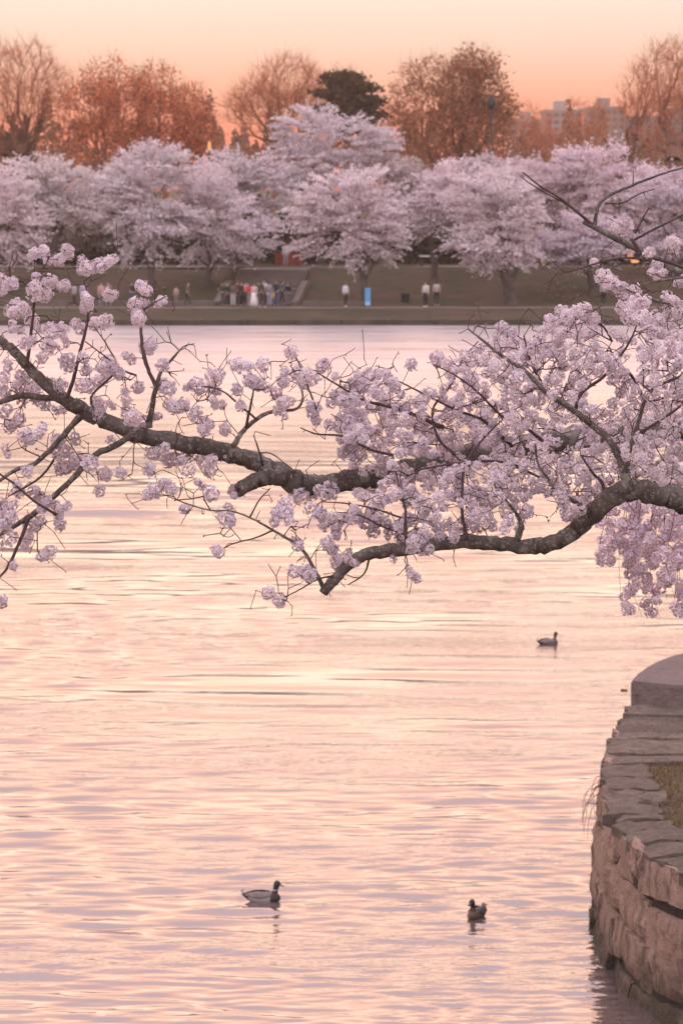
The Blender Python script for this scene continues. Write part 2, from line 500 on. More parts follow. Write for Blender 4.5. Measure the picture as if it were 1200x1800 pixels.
st = tag(empty('stone_stairs', ((STX0 + STX1) / 2 - .3, 229.4, 0.75), -0.1), 'pale stone stairs with sloping side walls cut into the far bank', 'stairs')
sx = (STX1 - STX0) / 2
rise, n = (2.95 - 0.75) / 13, 13
for k in range(n):
    y0 = 3.2 + k * 0.42 + (1.6 if k > 5 else 0)
    boxes('step', [(-sx, sx, y0, 16.0, k * rise - 0.3, (k + 1) * rise)], M_STONE, st, 0.015)
for s in (-1, 1):
    xw = s * (sx + 0.22)
    prof = [(0.3, -0.3), (0.3, 0.3), (1.2, 0.4), (6.0, 1.45), (7.5, 1.5), (7.5, -0.3)]
    v = [(xw - 0.22, a, c) for a, c in prof] + [(xw + 0.22, a, c) for a, c in prof]
    m = len(prof)
    f = [list(range(m))[::-1], list(range(m, 2 * m))] + [[i, (i + 1) % m, (i + 1) % m + m, i + m] for i in range(m)]
    mesh_py('side_wall', v, f, M_STONE, st)
for x0, x1, nm in ((STX1 + 0.5, (640 - 600) / F * 229, 'low grey stone kerb wall from the stairs toward the blue panel'), (-30.0, STX0 - 0.5, 'low grey stone kerb wall running away from the stairs under the left trees')):
    kw = boxes('kerb_wall', [(x, min(x + 2.37, x1), 229.6, 230.0, 0.4, 1.12) for x in np.arange(x0, x1, 2.4)], M_STONE, None, 0.02)
    tag(kw, nm, 'wall')
lp = boxes('stone_landing', [((490 - 600) / F * 243, (585 - 600) / F * 243, 242.3, 244.0, 2.4, 3.02)], M_PATH, None, 0.02)
tag(lp, 'pale stone landing slab at the head of the stairs', 'landing')

# ------------------------------------------------------------------ trees of the far park
def in_lobes(lobes, Y, n, seed, shell=0.0, depth=1.0):
    rg = np.random.default_rng(seed)
    wt = np.array([l[2] * l[3] for l in lobes], float); wt /= wt.sum()
    c = rg.choice(len(lobes), n, p=wt)
    d = rg.normal(0, 1, (n, 3)); d /= np.linalg.norm(d, axis=1)[:, None]
    r = rg.random(n) ** (1 / 3); r = shell + (1 - shell) * r
    out = np.zeros((n, 3)); s = Y / F
    for k in range(n):
        l = lobes[c[k]]
        ce = P(l[0], l[1], Y)
        off = l[4] if len(l) > 4 else 0.0
        out[k] = ce + (d[k, 0] * l[2] * s * r[k], d[k, 1] * min(l[2], l[3] * 1.3) * s * depth * r[k] + off, d[k, 2] * l[3] * s * r[k])
    return out
def quads(cen, size, rg, flat=0.0, asp=1.6):
    """little leaf quads at random tilts"""
    n = len(cen)
    a = rg.normal(0, 1, (n, 3)); a[:, 2] *= (1 - flat); a /= np.linalg.norm(a, axis=1)[:, None] + 1e-9
    b = rg.normal(0, 1, (n, 3)); b -= a * np.einsum('ij,ij->i', a, b)[:, None]; b[:, 2] *= (1 - flat); b /= np.linalg.norm(b, axis=1)[:, None] + 1e-9
    sz = np.asarray(size) * rg.uniform(0.6, 1.35, n)
    a *= (sz * asp / 2)[:, None]; b *= (sz / 2)[:, None]
    v = np.stack([cen - a, cen - b * 0.9 + a * 0.1, cen + a, cen + b], 1).reshape(-1, 3)
    return v, np.arange(n * 4).reshape(-1, 4)
def skeleton(base, lobes, Y, n, seed, beta, tip, trunk_r, bark, parent, fork=0.3, curl=0.35, step=0.6, stems=1, targets=None, spread=0.4, e=2.3):
    rg = np.random.default_rng(seed)
    if targets is None: targets = in_lobes(lobes, Y, n, seed)
    cz = targets[:, 2].min(); cen = targets.mean(0)
    P0, par0, L0 = [], [], []
    hgt = (cen[2] - base[2])
    for q in range(stems):
        lean = rg.normal(0, spread, 2) if stems > 1 else np.array([(cen[0] - base[0]) * 0.12, 0])
        for k in range(6):
            f = k / 5
            P0.append(base + np.array([lean[0] * f * f * hgt * fork + rg.normal(0, .03) + (q - (stems - 1) / 2) * 0.12, lean[1] * f * hgt * fork, hgt * fork * f]))
            par0.append(len(P0) - 2 if k else -1); L0.append(hgt * fork * f)
    P0 = np.array(P0)
    Pn, par, Dn, ends = grow(P0, np.array(par0), np.array(L0), targets, beta, step, curl, 0.1, seed)
    r = pipe(par, tip, e)
    rmax = r[0]
    r = np.where(r > tip * 3, tip * 3 + (r - tip * 3) * (trunk_r - tip * 3) / (rmax - tip * 3), r)
    r[:6] *= np.array([1.35, 1.12, 1.03, 1, 1, 1])
    idx = np.where(par >= 0)[0]
    p0, p1 = Pn[par[idx]], Pn[idx]
    # a branch keeps its own width at its root
    r0 = np.minimum(r[par[idx]], r[idx] * 1.35); r1 = r[idx]
    sp = Soup()
    big = r1 > 0.05
    for m, sd in ((big, 6), (~big, 3)):
        if m.any(): sp.add(*prisms(p0[m], p1[m], r0[m], r1[m], sd))
    o = sp.build('trunk', bark, parent, True)
    o.matrix_parent_inverse = Matrix.Translation(-Vector(base))
    return Pn, par, Dn, ends
def blossom_tree(bx, Y, lobes, seed, label, n=330, per=26, tint=(1, 1, 1), size=0.12):
    rg = np.random.default_rng(seed)
    base = np.array([(bx - 600) / F * Y, Y, gz(Y) - 0.15])
    t = tag(empty('cherry_tree', base), label, 'tree', 'blossoming cherry trees on the far bank')
    sh = [(a, b_ - 4, c_ * .93, d_ * .85) for a, b_, c_, d_ in lobes]
    pads = in_lobes(sh, Y, n, seed, 0.45)
    fr = in_lobes(sh, Y, int(n * 1.3), seed + 7, 0.92)
    tg = np.vstack([pads, fr])
    Pn, par, Dn, ends = skeleton(base, lobes, Y, n, seed, 0.5, 0.011, 0.42 if bx == 897 else 0.27, M_FBARK, t, 0.28, 0.3, 0.7, 1, tg)
    cc = tg.mean(0)
    # pads: flat, slightly drooping cushions of blossom at the ends of the limbs
    m = len(pads)
    outd = pads - cc; outd[:, 2] *= .4; outd /= np.linalg.norm(outd, axis=1)[:, None] + 1e-9
    side = np.cross(outd, [0, 0, 1.0]); side /= np.linalg.norm(side, axis=1)[:, None] + 1e-9
    up = np.cross(side, outd)
    q = rg.normal(0, 1, (m, per, 3)); q /= np.linalg.norm(q, axis=2)[..., None]; q *= rg.random((m, per, 1)) ** .45
    q[..., 2] = np.where(q[..., 2] < 0, q[..., 2] * .35, q[..., 2])
    R = rg.uniform(.55, 1.15, (m, 1, 1)) * np.stack([rg.uniform(.9, 1.35, m), rg.uniform(.7, 1.1, m), rg.uniform(.26, .48, m)], 1)[:, None, :]
    q = q * R
    c = pads[:, None, :] + q[..., :1] * outd[:, None] + q[..., 1:2] * side[:, None] + q[..., 2:] * up[:, None]
    c[..., 2] -= 0.10 * q[..., 0] ** 2
    # sprays: thin plumes that break the outline
    m2, per2 = len(fr), 20
    d = (fr - cc); d /= np.linalg.norm(d, axis=1)[:, None]; d[:, 2] = d[:, 2] * .7 + .12; d += rg.normal(0, .3, d.shape); d /= np.linalg.norm(d, axis=1)[:, None]
    tt = rg.uniform(-.5, 1, (m2, per2)); ln = rg.uniform(.5, 1.2, (m2, 1))
    c2 = fr[:, None, :] + d[:, None, :] * (tt * ln)[..., None] + rg.normal(0, 1, (m2, per2, 3)) * np.array([.11, .11, .07]) * (1.15 - np.abs(tt))[..., None]
    c = np.vstack([c.reshape(-1, 3), c2.reshape(-1, 3)])
    v, f = quads(c, size, rg)
    tone = np.concatenate([np.repeat(rg.normal(1, .07, m), per), np.repeat(rg.normal(.98, .08, m2), per2)]) * rg.normal(1, .08, len(c))
    pk = np.concatenate([np.repeat(rg.random(m), per), np.repeat(rg.random(m2), per2)])[:, None]
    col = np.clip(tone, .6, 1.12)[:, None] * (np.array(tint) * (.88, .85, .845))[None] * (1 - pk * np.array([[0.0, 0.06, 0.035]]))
    col = np.repeat(col, 4, axis=0)
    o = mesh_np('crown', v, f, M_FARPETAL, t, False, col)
    o.matrix_parent_inverse = Matrix.Translation(-Vector(base))
    return t

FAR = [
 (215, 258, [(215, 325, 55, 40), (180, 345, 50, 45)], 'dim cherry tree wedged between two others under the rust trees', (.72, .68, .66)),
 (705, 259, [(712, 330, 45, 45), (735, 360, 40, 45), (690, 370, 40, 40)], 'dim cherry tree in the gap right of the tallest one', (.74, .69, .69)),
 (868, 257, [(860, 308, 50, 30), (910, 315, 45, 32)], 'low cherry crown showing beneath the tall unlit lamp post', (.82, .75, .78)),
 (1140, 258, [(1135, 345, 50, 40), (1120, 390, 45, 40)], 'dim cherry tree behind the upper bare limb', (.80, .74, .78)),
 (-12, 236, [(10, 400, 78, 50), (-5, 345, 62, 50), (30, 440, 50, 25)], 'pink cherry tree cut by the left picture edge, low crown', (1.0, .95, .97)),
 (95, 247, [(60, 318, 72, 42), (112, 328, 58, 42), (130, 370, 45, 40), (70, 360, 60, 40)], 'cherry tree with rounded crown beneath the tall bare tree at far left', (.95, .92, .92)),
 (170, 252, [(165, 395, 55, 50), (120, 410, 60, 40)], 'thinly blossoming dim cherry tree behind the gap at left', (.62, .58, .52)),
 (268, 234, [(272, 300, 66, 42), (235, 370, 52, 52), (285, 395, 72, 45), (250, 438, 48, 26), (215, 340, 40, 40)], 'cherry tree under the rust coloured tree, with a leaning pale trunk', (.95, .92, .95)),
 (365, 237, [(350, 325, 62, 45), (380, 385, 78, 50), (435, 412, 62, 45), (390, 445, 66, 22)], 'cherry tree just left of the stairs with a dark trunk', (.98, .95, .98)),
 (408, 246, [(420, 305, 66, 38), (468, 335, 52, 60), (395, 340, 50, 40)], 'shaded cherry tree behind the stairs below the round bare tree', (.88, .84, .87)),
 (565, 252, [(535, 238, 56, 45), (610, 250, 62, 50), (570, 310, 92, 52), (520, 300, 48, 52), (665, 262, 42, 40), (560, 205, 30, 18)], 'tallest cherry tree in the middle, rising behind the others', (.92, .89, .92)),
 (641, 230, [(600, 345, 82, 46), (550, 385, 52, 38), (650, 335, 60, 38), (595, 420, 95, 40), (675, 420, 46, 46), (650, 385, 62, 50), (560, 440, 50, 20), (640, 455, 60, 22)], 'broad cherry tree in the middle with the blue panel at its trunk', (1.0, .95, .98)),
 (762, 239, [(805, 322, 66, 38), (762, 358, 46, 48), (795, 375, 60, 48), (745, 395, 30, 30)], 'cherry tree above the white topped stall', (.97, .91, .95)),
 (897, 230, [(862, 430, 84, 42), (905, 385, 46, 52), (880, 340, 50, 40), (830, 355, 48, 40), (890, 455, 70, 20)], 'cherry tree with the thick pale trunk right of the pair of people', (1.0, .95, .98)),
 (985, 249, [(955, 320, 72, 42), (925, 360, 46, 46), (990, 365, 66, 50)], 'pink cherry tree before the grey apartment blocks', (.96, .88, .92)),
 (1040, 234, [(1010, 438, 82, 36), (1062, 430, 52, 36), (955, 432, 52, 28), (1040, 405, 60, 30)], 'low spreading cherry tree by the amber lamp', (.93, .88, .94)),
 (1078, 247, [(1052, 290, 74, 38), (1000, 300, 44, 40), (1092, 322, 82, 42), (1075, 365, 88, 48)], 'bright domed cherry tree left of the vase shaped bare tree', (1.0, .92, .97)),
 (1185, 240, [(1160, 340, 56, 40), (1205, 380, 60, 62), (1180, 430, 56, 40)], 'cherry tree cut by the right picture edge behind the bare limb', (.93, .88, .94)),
]
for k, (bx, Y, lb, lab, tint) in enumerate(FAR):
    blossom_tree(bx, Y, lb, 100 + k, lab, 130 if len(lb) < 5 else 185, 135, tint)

def bare_tree(name, bx, Y, lobes, seed, label, n, bark, trunk_r=0.35, stems=1, leaf=None, leafn=0, lsize=0.3, fork=0.25, beta=0.5, tip=0.0125, spread=0.4, curl=0.4, shell=0.2, flat=0.0, group='tall trees behind the cherry trees'):
    rg = np.random.default_rng(seed)
    base = np.array([(bx - 600) / F * Y, Y, gz(Y) - 0.2])
    t = tag(empty(name, base), label, 'tree', group)
    tg = in_lobes(lobes, Y, n, seed, shell)
    Pn, par, Dn, ends = skeleton(base, lobes, Y, n, seed, beta, tip, trunk_r, bark, t, fork, curl, 0.9, stems, tg, spread)
    # fine end twigs, a fan at every tip
    e = ends[ends >= 0]
    k = 6 if leaf is None else 5
    d = np.repeat(Dn[e], k, 0) + rg.normal(0, 0.42, (len(e) * k, 3)); d[:, 2] += 0.22
    d /= np.linalg.norm(d, axis=1)[:, None]
    p0 = np.repeat(Pn[e], k, 0); p1 = p0 + d * rg.uniform(0.5, 1.7, (len(p0), 1))
    sp = Soup(); sp.add(*prisms(p0, p1, np.full(len(p0), tip * 0.8), np.full(len(p0), tip * 0.35), 3))
    if leaf is None or leafn == 0:
        tw = sp.build('crown', M_WARMTWIG, t)
    else:
        tw = sp.build('twigs', bark, t); tag(tw, kind='stuff')
        m = len(e)
        c = (Pn[e][:, None, :] + rg.normal(0, 1, (m, leafn, 3)) * np.array([.5, .5, .34 if not flat else .12])).reshape(-1, 3)
        v, f = quads(c, lsize, rg, flat)
        col = np.repeat(np.repeat(np.clip(rg.normal(1, .14, m), .6, 1.4), leafn)[:, None] * np.ones((1, 3)), 4, axis=0)
        cr = mesh_np('crown', v, f, leaf, t, False, col)
        cr.matrix_parent_inverse = Matrix.Translation(-Vector(base))
    tw.matrix_parent_inverse = Matrix.Translation(-Vector(base))
    return t
bare_tree('bare_tree', 30, 300, [(45, 150, 70, 82), (-15, 150, 60, 90), (30, 210, 80, 70), (85, 150, 35, 55)], 201, 'tall bare tree with many upright stems at the left picture edge', 900, M_BARE2, 0.4, 3, fork=0.3, spread=0.35)
bare_tree('rust_tree', 190, 296, [(195, 150, 55, 50), (150, 195, 52, 55), (215, 200, 70, 70), (180, 250, 80, 40)], 202, 'tall rust coloured tree with dense fine buds against the sunset', 620, M_BARE, 0.4, 1, M_RUST, 6, 0.19)
bare_tree('rust_tree', 285, 298, [(272, 160, 42, 48), (290, 215, 60, 65), (300, 255, 60, 35)], 203, 'rust coloured budding tree leaning against its taller neighbour', 480, M_BARE, 0.35, 1, M_RUST, 6, 0.19)
bare_tree('rust_tree', 338, 302, [(335, 200, 34, 52), (345, 240, 40, 45)], 204, 'small narrow rust coloured tree beside the lit street lamp', 300, M_BARE, 0.28, 1, M_RUST, 6, 0.19)
bare_tree('bare_tree', 478, 305, [(505, 150, 68, 52), (450, 180, 46, 42), (480, 200, 70, 50), (545, 175, 34, 48), (420, 190, 25, 30)], 205, 'bare tree with a round open crown left of the pine', 900, M_BARE, 0.34, 1, fork=0.4, curl=0.5)
bare_tree('pine_tree', 612, 300, [(600, 140, 28, 14), (625, 155, 34, 12), (590, 165, 30, 10), (635, 180, 34, 11), (600, 195, 44, 12), (640, 205, 36, 10), (600, 220, 50, 14)], 206, 'dark flat topped pine tree in the middle of the skyline', 300, M_BARE2, 0.3, 1, M_PINE, 34, 0.30, fork=0.8, flat=0.3)
bare_tree('brown_tree', 770, 296, [(760, 140, 52, 42), (720, 150, 40, 40), (745, 195, 70, 50), (700, 230, 40, 45), (790, 240, 90, 50)], 207, 'loose brown tree with an airy crown left of the dense one', 560, M_BARE, 0.36, 1, M_BROWNLEAF, 4, 0.2)
bare_tree('brown_tree', 822, 298, [(830, 115, 44, 34), (810, 165, 45, 55), (850, 160, 35, 55), (880, 185, 28, 26), (830, 225, 70, 50)], 208, 'dense brown tree, the highest crown right of the middle', 620, M_BARE2, 0.4, 1, M_BROWNLEAF, 7, 0.21)
bare_tree('bare_tree', 1135, 285, [(1180, 135, 62, 65), (1130, 175, 48, 60), (1215, 150, 50, 80), (1160, 220, 80, 60)], 209, 'large vase shaped bare tree at the right picture edge', 1000, M_BARE2, 0.34, 5, fork=0.55, spread=0.5, curl=0.5)
for k, (bx, tp, w, lab) in enumerate([(925, 185, 26, 'slender bare tree beside the dense brown tree'), (955, 200, 22, 'small bare tree in front of the leftmost apartment block'), (1010, 178, 24, 'forked bare sapling between the two apartment blocks'), (1048, 182, 22, 'thin bare tree in front of the darker apartment block'), (700, 250, 30, 'low bare tree leaning under the airy brown tree'), (970, 230, 30, 'forked bare tree just above the pink cherry tree')]):
    bare_tree('bare_tree', bx, 330 + 12 * k, [(bx, tp + 30, w, 32), (bx + 4, tp + 65, w * 1.1, 38)], 220 + k, lab, 130, M_BARE2, 0.14, 1 if k % 2 else 2, fork=0.45, tip=0.014, spread=0.3)
# far wood: one low mass of trees beyond the park
def mass(name, regs, Y0, Y1, n, size, mat, seed, label):
    rg = np.random.default_rng(seed)
    cs = []
    for x0, x1, ytop, ybot, wgt in regs:
        m = int(n * wgt)
        px = rg.uniform(x0, x1, m)
        bump = 1 + 0.28 * np.sin(px * 0.11 + seed) + 0.22 * np.sin(px * 0.047 + 2 * seed) + 0.15 * np.sin(px * 0.31)
        py = ybot - (ybot - ytop) * bump * rg.random(m) ** 0.8
        Y = rg.uniform(Y0, Y1, m)
        cs.append(np.stack([(px - 600) / F * Y, Y, H - (py - HOR) / F * Y], 1))
    c = np.vstack(cs)
    v, f = quads(c, size, rg)
    col = np.repeat(np.clip(rg.normal(1, .2, len(c)), .5, 1.6)[:, None] * np.ones((1, 3)), 4, 0)
    o = mesh_np(name, v, f, mat, None, False, col)
    tag(o, label, name.replace('_', ' '), kind='stuff')
mass('far_wood', [(-400, 420, 222, 330, .40), (380, 960, 232, 330, .34), (940, 1600, 228, 330, .26)], 360, 460, 24000, 0.5, M_WOOD, 5, 'low brown wood along the horizon behind the park')
mass('undergrowth', [(-300, 1500, 385, 478, 1.0)], 251, 280, 24000, 0.5, M_HEDGE, 9, 'dark evergreen undergrowth in the shade behind the cherry trees')

# ------------------------------------------------------------------ apartment blocks on the horizon
def block(x0, x1, top, Y, c, label, floors, bays):
    s = Y / F
    X0, X1, zt = (x0 - 600) * s, (x1 - 600) * s, H + (HOR - top) * s
    t = tag(empty('apartment_block', ((X0 + X1) / 2, Y, 3.5)), label, 'building', 'apartment blocks on the horizon')
    w, h = (X1 - X0), zt - 3.5
    m = plain('block_wall_%d' % int(c[0] * 1000), c, 0.9, 0.08, 0.2)
    boxes('wall', [(-w / 2, w / 2, 0, 22, 0, h)], m, t)
    boxes('roof', [(-w / 2 - .3, w / 2 + .3, -.3, 22.3, h, h + .7), (-w * .2, w * .12, 6, 14, h + .7, h + 3)], m, t)
    g = plain('block_glass', (0.13, 0.11, 0.11), 0.25, 0.1)
    fh = h / floors
    for i in range(floors):
        if i < floors * 0.25: continue
        for j in range(bays):
            bw = w / bays
            xa = -w / 2 + j * bw + bw * .16
            boxes('window', [(xa, xa + bw * .68, -.12, .3, i * fh + fh * .3, i * fh + fh * .82)], g, t)
block(958, 1022, 197, 900, (0.34, 0.27, 0.25), 'paler grey apartment block with a flat roof', 12, 5)
block(1036, 1098, 192, 880, (0.26, 0.20, 0.18), 'darker and slightly taller grey apartment block', 12, 5)
block(1099, 1330, 208, 960, (0.20, 0.17, 0.17), 'long dark apartment block behind the vase shaped bare tree', 11, 14)
block(900, 956, 214, 1000, (0.30, 0.26, 0.26), 'low grey apartment block next to the brown tree', 11, 5)
# ------------------------------------------------------------------ street furniture of the far park
M_IRON = plain('dark_iron', (0.035, 0.03, 0.03), 0.6, 0.2)
def emit(name, c, s):
    b = NB(name); e = b.n('ShaderNodeEmission'); e.inputs[0].default_value = (*c, 1); e.inputs[1].default_value = s
    return b.done(e)
M_AMBER = emit('amber_lamp', (1.0, 0.45, 0.18), 1.1)
M_PALELAMP = emit('pale_lamp', (1.0, 0.85, 0.6), 1.3)
def lathe(name, prof, mat, parent, sides=10):
    v, f = [], []
    for r, z in prof:
        for k in range(sides):
            a = 2 * math.pi * k / sides; v.append((r * math.cos(a), r * math.sin(a), z))
    for i in range(len(prof) - 1):
        for k in range(sides):
            f.append((i * sides + k, i * sides + (k + 1) % sides, (i + 1) * sides + (k + 1) % sides, (i + 1) * sides + k))
    f.append(tuple(range(sides))[::-1]); f.append(tuple(range((len(prof) - 1) * sides, len(prof) * sides)))
    return mesh_py(name, v, f, mat, parent, True)
def street_lamp(px, py, Y, label, head, lit):
    z0 = float(gz(Y)); top = H - (py - HOR) / F * Y - z0
    t = tag(empty('street_lamp', ((px - 600) / F * Y, Y, z0)), label, 'lamp', 'street lamps in the far park')
    lathe('base', [(.22, 0), (.22, .3), (.14, .5), (.10, .6)], M_IRON, t)
    lathe('pole', [(.09, .5), (.075, top * .6), (.06, top - .4)], M_IRON, t)
    if lit: lathe('globe', [(.08, top - .4), (.12, top - .25), (.14, top - .1), (.10, top + .15), (.05, top + .32)], head, t)
    else:
        lathe('lantern', [(.1, top - .4), (.34, top - .1), (.34, top + .3), (.12, top + .55), (.03, top + .7)], M_IRON, t)
street_lamp(368, 255, 262, 'street lamp with its amber globe lit beside the small rust tree', M_AMBER, True)
street_lamp(888, 305, 262, 'street lamp with a pale lit globe just over the cherry blossom', M_PALELAMP, True)
street_lamp(863, 183, 262, 'tall unlit lamp post in front of the dense brown tree', M_IRON, False)
def path_lamp(px, Y, label):
    z0 = float(gz(Y))
    t = tag(empty('path_lamp', ((px - 600) / F * Y, Y, z0)), label, 'lamp', 'low amber lamps on the upper path')
    lathe('post', [(.12, 0), (.10, .1), (.10, .28)], M_IRON, t)
    o = lathe('lamp_head', [(.20, .28), (.30, .34), (.28, .44), (.10, .5)], M_AMBER, t)
path_lamp(956, 246.5, 'low amber path lamp right of the thick pale trunk')
path_lamp(1115, 246.5, 'low amber path lamp under the bare limb at right')
k0 = tag(empty('park_kiosk', ((1118 - 600) / F * 252, 252, float(gz(252)))), 'dark kiosk with an amber lit doorway under the right cherry trees', 'kiosk')
M_DARKWALL = plain('dark_wall', (0.055, 0.042, 0.045), 0.9)
kw_ = boxes('wall', [(-0.7, 2.6, 0, 2.2, 0, 2.1)], M_DARKWALL, k0)
boxes('roof', [(-0.95, 2.85, -0.3, 2.5, 2.1, 2.3)], M_DARKWALL, k0, 0.03)
boxes('doorway', [(-0.69, -0.25, -0.03, -0.004, 0.35, 1.15)], emit('doorway_glow', (0.9, 0.36, 0.2), 0.75), kw_)
tb = tag(empty('picnic_table', ((752 - 600) / F * 247, 246.5, float(gz(246.5)))), 'white topped table standing under the cherry trees', 'table')
boxes('table_top', [(-.62, .62, -.4, .4, .72, .79)], plain('white_paint', (0.75, 0.73, 0.74), 0.5, 0.05), tb, 0.01)
for sx_ in (-.5, .5): boxes('leg', [(sx_ - .05, sx_ + .05, -.32, .32, 0, .72)], M_IRON, tb)
sc_ = tag(empty('fabric_screen', ((508 - 600) / F * 248, 247.6, float(gz(247.6)))), 'orange red fabric screen at the head of the stairs', 'screen')
nx = 24
v, f = [], []
for i in range(nx + 1):
    x = -1.0 + 2.0 * i / nx
    for z in (0.05, 0.5, 0.98 + 0.03 * math.sin(i * .9)): v.append((x, 0.07 * math.sin(i * 0.8) * (1.2 - z), z))
for i in range(nx):
    for j in range(2): f.append((i * 3 + j, i * 3 + 3 + j, i * 3 + 4 + j, i * 3 + 1 + j))
mesh_py('fabric', v, f, plain('red_fabric', (0.26, 0.06, 0.035), 0.9), sc_, True)
for x in (-1.0, 0, 1.0): boxes('post', [(x - .03, x + .03, .09, .15, 0, 1.1)], M_IRON, sc_)
bp = tag(empty('blue_panel', ((646 - 600) / F * 228.9, 228.9, 0.74)), 'narrow bright blue panel standing upright before a cherry trunk', 'panel')
bd_ = boxes('board', [(-.185, .185, -.03, .03, .06, 1.27)], plain('blue_paint', (0.10, 0.36, 0.62), 0.5, 0.06), bp, 0.008)
boxes('foot', [(-.24, .24, -.16, .16, 0, .06)], M_IRON, bp)
boxes('notice', [(-.15, .15, -.042, -.034, .12, .34)], plain('notice_white', (0.42, 0.58, 0.72), 0.6, 0.1), bd_)
zb = float(gz(231.6))
tbn = tag(empty('litter_bin', ((712 - 600) / F * 231.6, 231.6, zb)), 'round dark litter bin on the grass slope', 'bin')
bb_ = lathe('body', [(.22, -.05), (.27, .1), (.29, .5), (.3, .54)], plain('bin_green', (0.02, 0.03, 0.035), 0.6), tbn, 14)
lathe('rim', [(.3, .54), (.33, .55), (.33, .6), (.25, .62), (.24, .56)], M_IRON, bb_, 14)
bare_tree('young_tree', 985, 231, [(985, 492, 12, 18), (983, 515, 10, 12)], 260, 'slim young tree with sparse yellowish leaves on the slope', 26, M_FBARK, 0.03, 1, petal_mat('yellow_leaf', (0.30, 0.22, 0.10), .3), 5, 0.09, tip=0.008, group=None)

# ------------------------------------------------------------------ people on the far bank
SKIN = plain('skin', (0.42, 0.27, 0.21), 0.6, 0.05)
def skin_obj(name, verts, edges, mat, parent, sub=1):
    """verts: list of (x,y,z,r); the first is the root"""
    bm = bmesh.new()
    ly = bm.verts.layers.skin.verify()
    bv = []
    for i, (x, y, z, r) in enumerate(verts):
        q = bm.verts.new((x, y, z)); q[ly].radius = (r, r); q[ly].use_root = (i == 0); bv.append(q)
    for a, b_ in edges: bm.edges.new((bv[a], bv[b_]))
    me = bpy.data.meshes.new(name); bm.to_mesh(me); bm.free()
    me.materials.append(mat)
    o = link(bpy.data.objects.new(name, me), parent)
    m = o.modifiers.new('skin', 'SKIN'); m.use_smooth_shade = True
    if sub:
        s = o.modifiers.new('sub', 'SUBSURF'); s.levels = sub; s.render_levels = sub
    return o
def person(px, Y, label, top, low, hair=(0.03, 0.022, 0.018), shoes=(0.1, 0.1, 0.1), h=1.7, rz=0.0, stride=0.0, arms=0.0, coat=False, skirt=False, pack=None, dz=0.0, hat=None):
    z0 = float(gz(Y)) + dz
    if 226.3 < Y < 229.3: z0 = 0.742 + (Y - 226.3) * 0.01
    t = tag(empty('person', ((px - 600) / F * Y, Y, z0), rz), label, 'person', 'people on the far bank')
    k = h / 1.7
    S = lambda *a: tuple(q * k for q in a)
    # front is -y; arms: 0 hanging, 1 raised forward
    el, wr = 1.12 + .10 * arms, .90 + .38 * arms
    fy, fw = -.02 - .14 * arms, -.06 - .26 * arms
    V = [S(0, 0, .95, .13), S(0, 0, 1.12, .12), S(0, .01, 1.32, .13), S(0, 0, 1.45, .055), S(0, -.01, 1.53, .075), S(0, -.02, 1.62, .082),
         S(-.17, 0, 1.39, .06), S(-.22, fy, el, .042), S(-.22, fw, wr, .032), S(.17, 0, 1.39, .06), S(.22, fy, el, .042), S(.22, fw, wr, .032),
         S(-.09, 0, .86, .088), S(-.10, -stride * .5 - .01, .49, .058), S(-.10, -stride * .7 + .02, .09, .04), S(-.11, -stride * .7 - .13, .035, .03),
         S(.09, 0, .86, .088), S(.10, stride * .4 - .01, .49, .058), S(.10, stride + .02, .09, .04), S(.11, stride - .13, .035, .03), S(0, -.115, 1.575, .014)]
    E = [(0, 1), (1, 2), (2, 3), (3, 4), (4, 5), (2, 6), (6, 7), (7, 8), (2, 9), (9, 10), (10, 11), (0, 12), (12, 13), (13, 14), (14, 15), (0, 16), (16, 17), (17, 18), (18, 19), (4, 20)]
    for hnd, sgn in ((8, -1), (11, 1)):            # palm, four fingers and a thumb
        x, y, z, r = V[hnd]
        pi = len(V); V.append((x, y - .02 * k, z - .06 * k, .026 * k)); E.append((hnd, pi))
        for q, (dx, dl) in enumerate(((-.024, .075), (-.008, .09), (.008, .085), (.024, .065))):
            V.append((x + dx * k, y - .05 * k, z - (.06 + dl) * k, .008 * k)); E.append((pi, len(V) - 1))
        V.append((x - sgn * .035 * k, y - .055 * k, z - .07 * k, .009 * k)); E.append((hnd, len(V) - 1))
    skin_obj('body', V, E, SKIN, t)
    g = lambda i, f: (V[i][0], V[i][1], V[i][2], V[i][3] * f)
    mt = plain('cloth_%d_%d_%d' % tuple(int(c * 999) for c in top), top, 0.9, 0.12, 8)
    ml = plain('cloth_%d_%d_%d' % tuple(int(c * 999) for c in low), low, 0.9, 0.12, 8)
    tv = [g(2, 1.22), g(1, 1.25), (V[0][0], V[0][1], V[0][2] - (.22 * k if coat else .03 * k), .165 * k), g(6, 1.3), g(7, 1.35), g(8, 1.4), g(9, 1.3), g(10, 1.35), g(11, 1.4), (V[3][0], V[3][1], V[3][2] - .02, .07 * k)]
    skin_obj('coat' if coat else 'top', tv, [(0, 1), (1, 2), (0, 3), (3, 4), (4, 5), (0, 6), (6, 7), (7, 8), (0, 9)], mt, t)
    if skirt:
        lathe('skirt', [(.16 * k, 1.02 * k), (.21 * k, .85 * k), (.27 * k, .5 * k), (.33 * k, .12 * k), (.30 * k, .12 * k)], ml, t, 14)
    else:
        lv = [(0, 0, .95 * k, .145 * k), g(12, 1.2), g(13, 1.3), (V[14][0], V[14][1], .12 * k, .055 * k), g(16, 1.2), g(17, 1.3), (V[18][0], V[18][1], .12 * k, .055 * k)]
        skin_obj('trousers', lv, [(0, 1), (1, 2), (2, 3), (0, 4), (4, 5), (5, 6)], ml, t)
    ms = plain('shoe_%d' % int(shoes[0] * 999), shoes, 0.6, 0.05)
